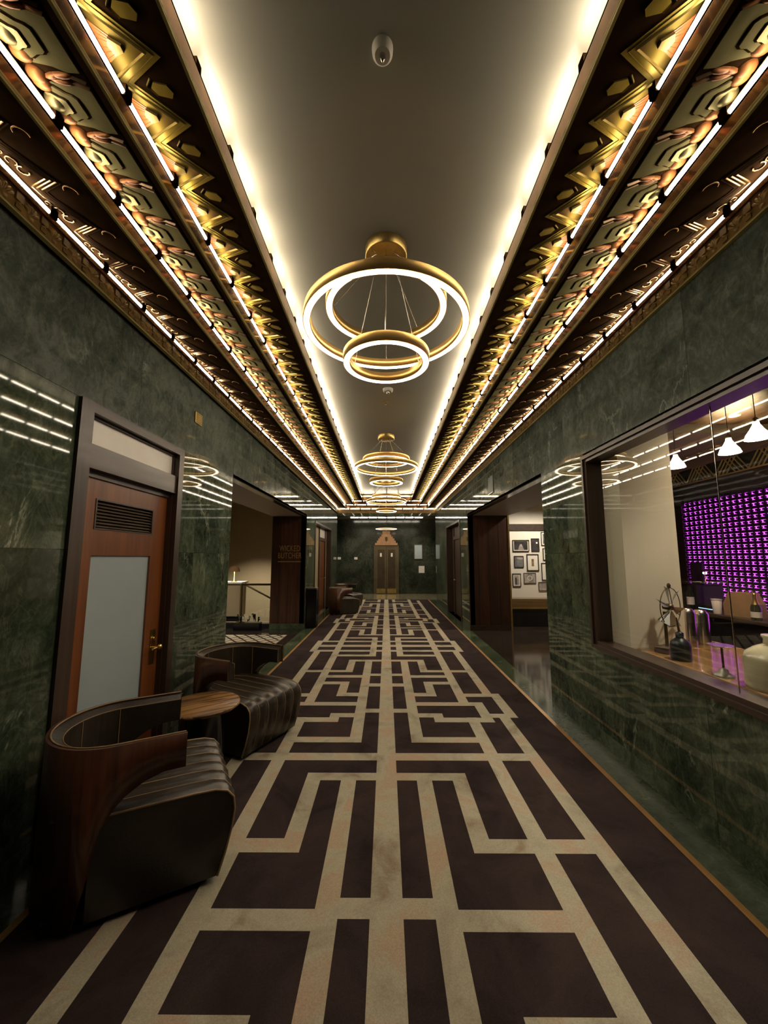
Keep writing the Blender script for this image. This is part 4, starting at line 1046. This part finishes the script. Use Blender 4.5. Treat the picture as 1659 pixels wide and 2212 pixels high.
MB().tube([(0.04, 0, 0.265), (0.085, 0, 0.27), (0.11, 0, 0.24), (0.115, 0, 0.20)], 0.012, M_STONEWARE, 8).build('handle', jg)
st = empty('display_stand', (2.035, 2.43, CT), label='slim bronze stand with round tray beside the glass joint', cat='stand')
MB().lathe([(0.052, 0), (0.052, 0.012), (0.026, 0.022), (0.022, 0.04), (0.007, 0.05)], (0, 0, 0), M_TIN, 20).build('base', st)
MB().tube([(0, 0, 0.05), (0, 0, 0.17)], 0.006, M_RAILBRONZE, 8).build('post', st)
MB().lathe([(0.01, 0.17), (0.062, 0.175), (0.068, 0.182), (0.064, 0.182)], (0, 0, 0), M_STEEL, 28).build('tray', st)
# bar pendants
for i, (x, y, z) in enumerate(((3.0, 3.91, 2.53), (3.0, 3.29, 2.51), (2.85, 2.88, 2.51))):
    bp = empty('bar_pendant', (x, y, z), label='lit white bell shade hanging over the bar, %s' % ('farthest of the row', 'second farthest of the row', 'nearest one in view', 'out of view at the near end')[i], cat='pendant light', group='bell pendants over the bar')
    MB().lathe([(0.080, -0.05), (0.068, -0.015), (0.042, 0.025), (0.022, 0.065), (0.018, 0.09)], (0, 0, 0), M_LAMPGLASS, 24, cap=False).build('glass_shade', bp)
    MB().lathe([(0.02, 0.085), (0.02, 0.11), (0.008, 0.12)], (0, 0, 0), M_BRASS, 14).build('socket', bp)
    MB().tube([(0, 0, 0.12), (0, 0, 3.3 - z)], 0.003, M_BLACK, 6).build('cord', bp)
    light('pendant_light', 'POINT', (0, 0, -0.08), 6.0, (1.0, 0.80, 0.55), bp, 0.05)
added_downlight((4.3, 4.6, 3.3), 160, 'unseen added ceiling spot toward the gold frieze in the bar', ang=2.4)  # added to brighten the gold lattice
added_downlight((2.45, 2.1, 3.3), 55, 'unseen added ceiling spot over the oak counter in the bar', ang=1.6)  # added over the counter to light the bar

# ------------------------------------------------------------------ barrel chairs
def horseshoe(ro, x_front, n=28):
    """outer outline from the near arm end round the back to the far arm end"""
    pts = []
    pts.append((x_front, -ro))
    for k in range(n + 1):
        a = -PI / 2 - PI * k / n
        pts.append((ro * 0.94 * math.cos(a) if True else 0, ro * math.sin(a)))
    pts.append((x_front, ro))
    return pts
def make_chair(loc, rz, label, first=None):
    if first:
        c = copy_tree(first); c.location = loc; c.rotation_euler = (0, 0, rz); c['label'] = label
        return c
    root = empty('barrel_chair', loc, rz, label=label, cat='chair', group='barrel lounge chairs along the left wall')
    ro, xf, zt = 0.335, 0.26, 0.72
    # wooden shell: lower edge sweeps up toward the arm ends
    def sweep(x):
        pts_ = ((-9, 0.02), (-0.13, 0.02), (-0.10, 0.16), (-0.07, 0.36), (-0.04, 0.43), (0.02, 0.50), (0.09, 0.545), (0.17, 0.57), (9, 0.575))
        for (xa, za), (xb, zb) in zip(pts_, pts_[1:]):
            if xa <= x <= xb: return za + (zb - za) * (x - xa) / (xb - xa)
    def outline(r, ends):
        pts = []
        m = 12
        for i in range(m): pts.append((xf + ends - (xf + ends + 0.02) * i / m, -r))
        for k in range(25):
            a = -PI / 2 - PI * k / 24
            pts.append((-0.02 + r * 0.90 * math.cos(a), r * math.sin(a)))
        for i in range(1, m + 1): pts.append((-0.02 + (xf + ends + 0.02) * i / m, r))
        return pts
    def shell(ro_, ri_, zt_o, zt_i, mat, low, ends=0.0):
        b = MB(); po, pi_ = outline(ro_, ends), outline(ri_, ends); n = len(po)
        vs = []
        for p in po: vs.append((p[0], p[1], low(p[0])))
        for p in po: vs.append((p[0], p[1], zt_o))
        for p in pi_: vs.append((p[0], p[1], zt_i))
        for p in pi_: vs.append((p[0], p[1], low(p[0])))
        fs = []
        for i in range(n - 1):
            for j in range(4):
                a, c_ = j * n, ((j + 1) % 4) * n
                fs.append((a + i, a + i + 1, c_ + i + 1, c_ + i))
        b.add(vs, fs, mat, False)
        b.add(vs, [(0, n, 2 * n, 3 * n), (n - 1, 4 * n - 1, 3 * n - 1, 2 * n - 1)], mat)
        return b
    sh = shell(ro, ro - 0.014, zt, zt, M_CHAIRWOOD, sweep)
    for i, f in enumerate(sh.f): sh.sm[i] = len(f) == 4 and i % 4 == 0
    so = sh.build('wood_shell', root)
    # leather lining, with a rolled top edge
    li = shell(ro - 0.015, ro - 0.075, zt - 0.004, zt - 0.03, M_LEATHER, lambda x: max(0.34, sweep(x) + 0.004), -0.006)
    lo = li.build('leather_lining', root)
    pin = outline(ro - 0.020, -0.004)
    MB().tube([(p[0], p[1], zt + 0.000) for p in pin], 0.0045, M_PIPING, 6).build('piping', lo)
    pin2 = outline(ro - 0.072, -0.008)
    MB().tube([(p[0], p[1], zt - 0.028) for p in pin2], 0.0028, M_PIPING, 6).build('piping', lo)
    for s in (-1, 1):
        x, y0, y1 = xf - 0.004, s * (ro - 0.018), s * (ro - 0.072)
        MB().tube([(x, y0, zt - 0.004), (x, y1, zt - 0.03), (x, y1, 0.58), (x, y0, 0.58)], 0.003, M_PIPING, 5, closed=True).build('piping', lo)
    for k in (14, 20, 28, 34):
        q = outline(ro - 0.0755, 0)[k + 1]
        MB().tube([(q[0], q[1], zt - 0.03), (q[0] * 0.995, q[1] * 0.995, 0.40)], 0.0028, M_PIPING, 5).build('seam', lo)
    # waterfall seat: cross-section profile in x-z, extruded across, crowned in channels
    prof = [(-0.24, 0.43), (-0.10, 0.432), (-0.05, 0.432), (0.30, 0.425), (0.40, 0.418), (0.455, 0.400), (0.485, 0.365), (0.492, 0.31), (0.480, 0.22), (0.455, 0.12), (0.425, 0.03)]
    hw = 0.312; nch = 6
    taper = lambda x: 0.80 if x < -0.2 else 0.86 if x < -0.08 else 0.985 if x < 0 else 1.0
    b = MB(); rows = []
    sub = 4
    for i in range(nch * sub + 1):
        t = i / (nch * sub); y = -hw + 2 * hw * t
        ph = (i % sub) / sub
        cr = 0.010 * math.sin(PI * ph)
        rows.append((y, cr))
    vs = []
    for y, cr in rows:
        for k, (x, z) in enumerate(prof):
            nx_, nz_ = (0, 1) if k < 4 else ((0.5, 0.85) if k < 6 else (0.97, 0.1))
            edge = 0.0
            yy = y
            # seat narrows toward the back where it sits inside the shell
            yy = y * taper(x)
            vs.append((x + nx_ * cr, yy, z + nz_ * cr))
    m = len(prof); fs = []
    for i in range(len(rows) - 1):
        for k in range(m - 1): fs.append((i * m + k, (i + 1) * m + k, (i + 1) * m + k + 1, i * m + k + 1))
    b.add(vs, fs, M_LEATHER, True)
    se = b.build('seat', root)
    for i in range(1, nch):
        y = -hw + 2 * hw * i / nch
        MB().tube([(x + (0.0005 if k > 3 else 0), y * taper(x), z + 0.001) for k, (x, z) in enumerate(prof)], 0.0028, M_PIPING, 5).build('seam', se)
    for s in (-1, 1):
        y = s * hw
        MB().tube([(x, y * taper(x), z) for x, z in prof[2:]], 0.0058, M_PIPING, 6).build('piping', se)
        # black side panel under the seat edge
        poly = [(x, z) for x, z in prof[3:]] + [(-0.09, 0.03), (-0.09, 0.43)]
        pb = MB(); pb.prism([(p[0], p[1]) for p in poly], 'Y', y - 0.012 * s, y - 0.002 * s, M_LEATHER); pb.build('side_panel', root)
    pb = MB(); pb.box(-0.24, 0.40, -0.26, 0.26, 0.0, 0.05, M_BLACK); pb.build('base', root)
    return root
ch1 = make_chair((-1.337, 2.095, 0.008), math.radians(30), 'near barrel chair, wooden back and black leather seat, before the frosted door')
make_chair((-1.358, 3.597, 0.008), math.radians(-25), 'second barrel chair, facing the viewer, at the marble between door and opening', ch1)
make_chair((-1.31, 11.1, 0.008), math.radians(22), 'third barrel chair, far down the corridor past the litter bin', ch1)
make_chair((-1.33, 12.6, 0.008), math.radians(-25), 'farthest barrel chair, half hidden behind the third one', ch1)
tab = empty('side_table', (-1.335, 2.94, 0.008), rz=math.radians(35), label='round striped wood side table between the two near barrel chairs', cat='table')
MB().lathe([(0.235, 0.468), (0.252, 0.474), (0.256, 0.484), (0.252, 0.495), (0.001, 0.496)], (0, 0, 0), M_TABLEWOOD, 48, cap=True).build('table_top', tab)
MB().lathe([(0.17, 0.0), (0.17, 0.02), (0.16, 0.03), (0.15, 0.44), (0.17, 0.468)], (0, 0, 0), M_BLACKG, 32).build('drum_base', tab)

# ------------------------------------------------------------------ elevator lobby
YW = 17.2
lw2 = MB()
lw2.box(-2.9, 2.9, YW, YW + 0.1, 0, 3.5, M_MARBLE_D)
lw2.build('wall_end', kind='structure')
ls = MB(); ls.box(-2.85, -2.75, 14.3, YW, 0, 3.5, M_MARBLE); ls.box(2.75, 2.85, 14.3, YW, 0, 3.5, M_MARBLE)
ls.build('wall_lobby', kind='structure')
pl = MB(); pl.box(-2.85, -1.83, 14.02, 14.30, 0, 3.5, M_MARBLE); pl.box(1.83, 2.85, 14.02, 14.30, 0, 3.5, M_MARBLE)
pl.build('trim_19', kind='structure')
MB().box(-2.85, 2.85, 14.3, YW, 3.30, 3.4, M_TAUPE).build('ceiling_lobby', kind='structure')
rt = empty('lobby_light', (-1.55, 16.3, 3.27), rz=-PI / 2, label='single row of lit tubes under the elevator lobby ceiling', cat='light')
me = tube_mesh(0.34)
MB().box(-0.03, 0.03, 0, 3.2, 0.018, 0.03, M_UMBER).build('batten', rt)
for i in range(8): inst('fluorescent_tube', me, rt, (0, i * 0.39 + 0.03, 0))
added_downlight((-1.3, 16.0, 3.30), 45, 'added ceiling light left of the elevator lobby centre', ang=2.2)  # this pair is added to lift the lobby floor and elevator wall
added_downlight((1.3, 16.0, 3.30), 45, 'added ceiling light right of the elevator lobby centre', ang=2.2)
el = empty('door_4', (0.0, YW, 0), kind='structure')
fr2 = MB(); fr2.box(-0.55, -0.455, -0.05, 0, 0, 2.13, M_ELEV); fr2.box(0.455, 0.55, -0.05, 0, 0, 2.13, M_ELEV); fr2.box(-0.455, 0.455, -0.05, 0, 2.06, 2.13, M_ELEV); fr2.build('casing', el)
for s in (-1, 1):
    lf = MB(); lf.box(*sorted((s * 0.006, s * 0.455)), -0.03, -0.01, 0.01, 2.06, M_ELEV); lo = lf.build('door_leaf', el)
    MB().box(*sorted((s * 0.075, s * 0.39)), -0.038, -0.03, 0.26, 1.93, M_ELEVD).build('door_panel', lo)
    MB().box(*sorted((s * 0.04, s * 0.43)), -0.037, -0.03, 0.03, 0.22, M_BRASSB).build('kick_plate', lo)
    MB().box(*sorted((s * 0.20, s * 0.28)), -0.042, -0.038, 1.62, 1.78, M_PAPER).build('notice', lo)
MB().box(-0.52, 0.52, -0.06, -0.02, 2.10, 2.13, M_BLACK).build('head_strip', el)
pd = empty('trim_20', (0.0, YW, 2.13), kind='structure')
for k, (w_, z0, z1) in enumerate(((0.50, 0.0, 0.10), (0.42, 0.10, 0.20), (0.36, 0.20, 0.30), (0.29, 0.30, 0.38), (0.22, 0.38, 0.46), (0.17, 0.46, 0.62))):
    MB().box(-w_, w_, -0.06, 0, z0, z1, M_PEDIMENT).build('pediment_step', pd)
MB().prism([(-0.055, 0.36), (0.055, 0.36), (0.055, 0.22), (0.0, 0.15), (-0.055, 0.22)], 'Y', -0.08, -0.06, M_GOLDPALE).build('shield', pd)
for x, lab in ((-2.09, 'small white call plate farthest left on the dark elevator wall'), (-1.35, 'small white call plate left of the elevator doors')):
    r = empty('call_plate', (x, YW, 1.55), label=lab, cat='call plate', group='call plates beside the elevator')
    MB().bbox(-0.07, 0.07, -0.015, 0, -0.05, 0.05, M_PAPER, 0.004).build('plate', r)
    MB().lathe([(0.001, -0.022), (0.016, -0.02), (0.018, -0.015)], (0, 0, 0), M_BRASS, 14, axis='Y').build('button', r)
r = empty('notice_board', (1.42, YW, 1.84), label='upright glazed directory board with metal frame right of the elevator', cat='board')
f = MB(); f.box(-0.19, 0.19, -0.03, 0, 0.31, 0.335, M_ELEV).box(-0.19, 0.19, -0.03, 0, -0.335, -0.31, M_ELEV).box(-0.19, -0.165, -0.03, 0, -0.31, 0.31, M_ELEV).box(0.165, 0.19, -0.03, 0, -0.31, 0.31, M_ELEV)
f.build('frame', r); MB().box(-0.165, 0.165, -0.012, 0, -0.31, 0.31, M_FROST).build('panel', r)
r = empty('paper_notice', (1.56, YW, 1.06), label='square white paper notice below the directory board', cat='notice')
MB().box(-0.125, 0.125, -0.006, -0.001, -0.15, 0.15, M_PAPER).build('sheet', r)
MB().box(-0.13, 0.13, -0.003, 0, -0.155, 0.155, M_TIN).build('backing', r)
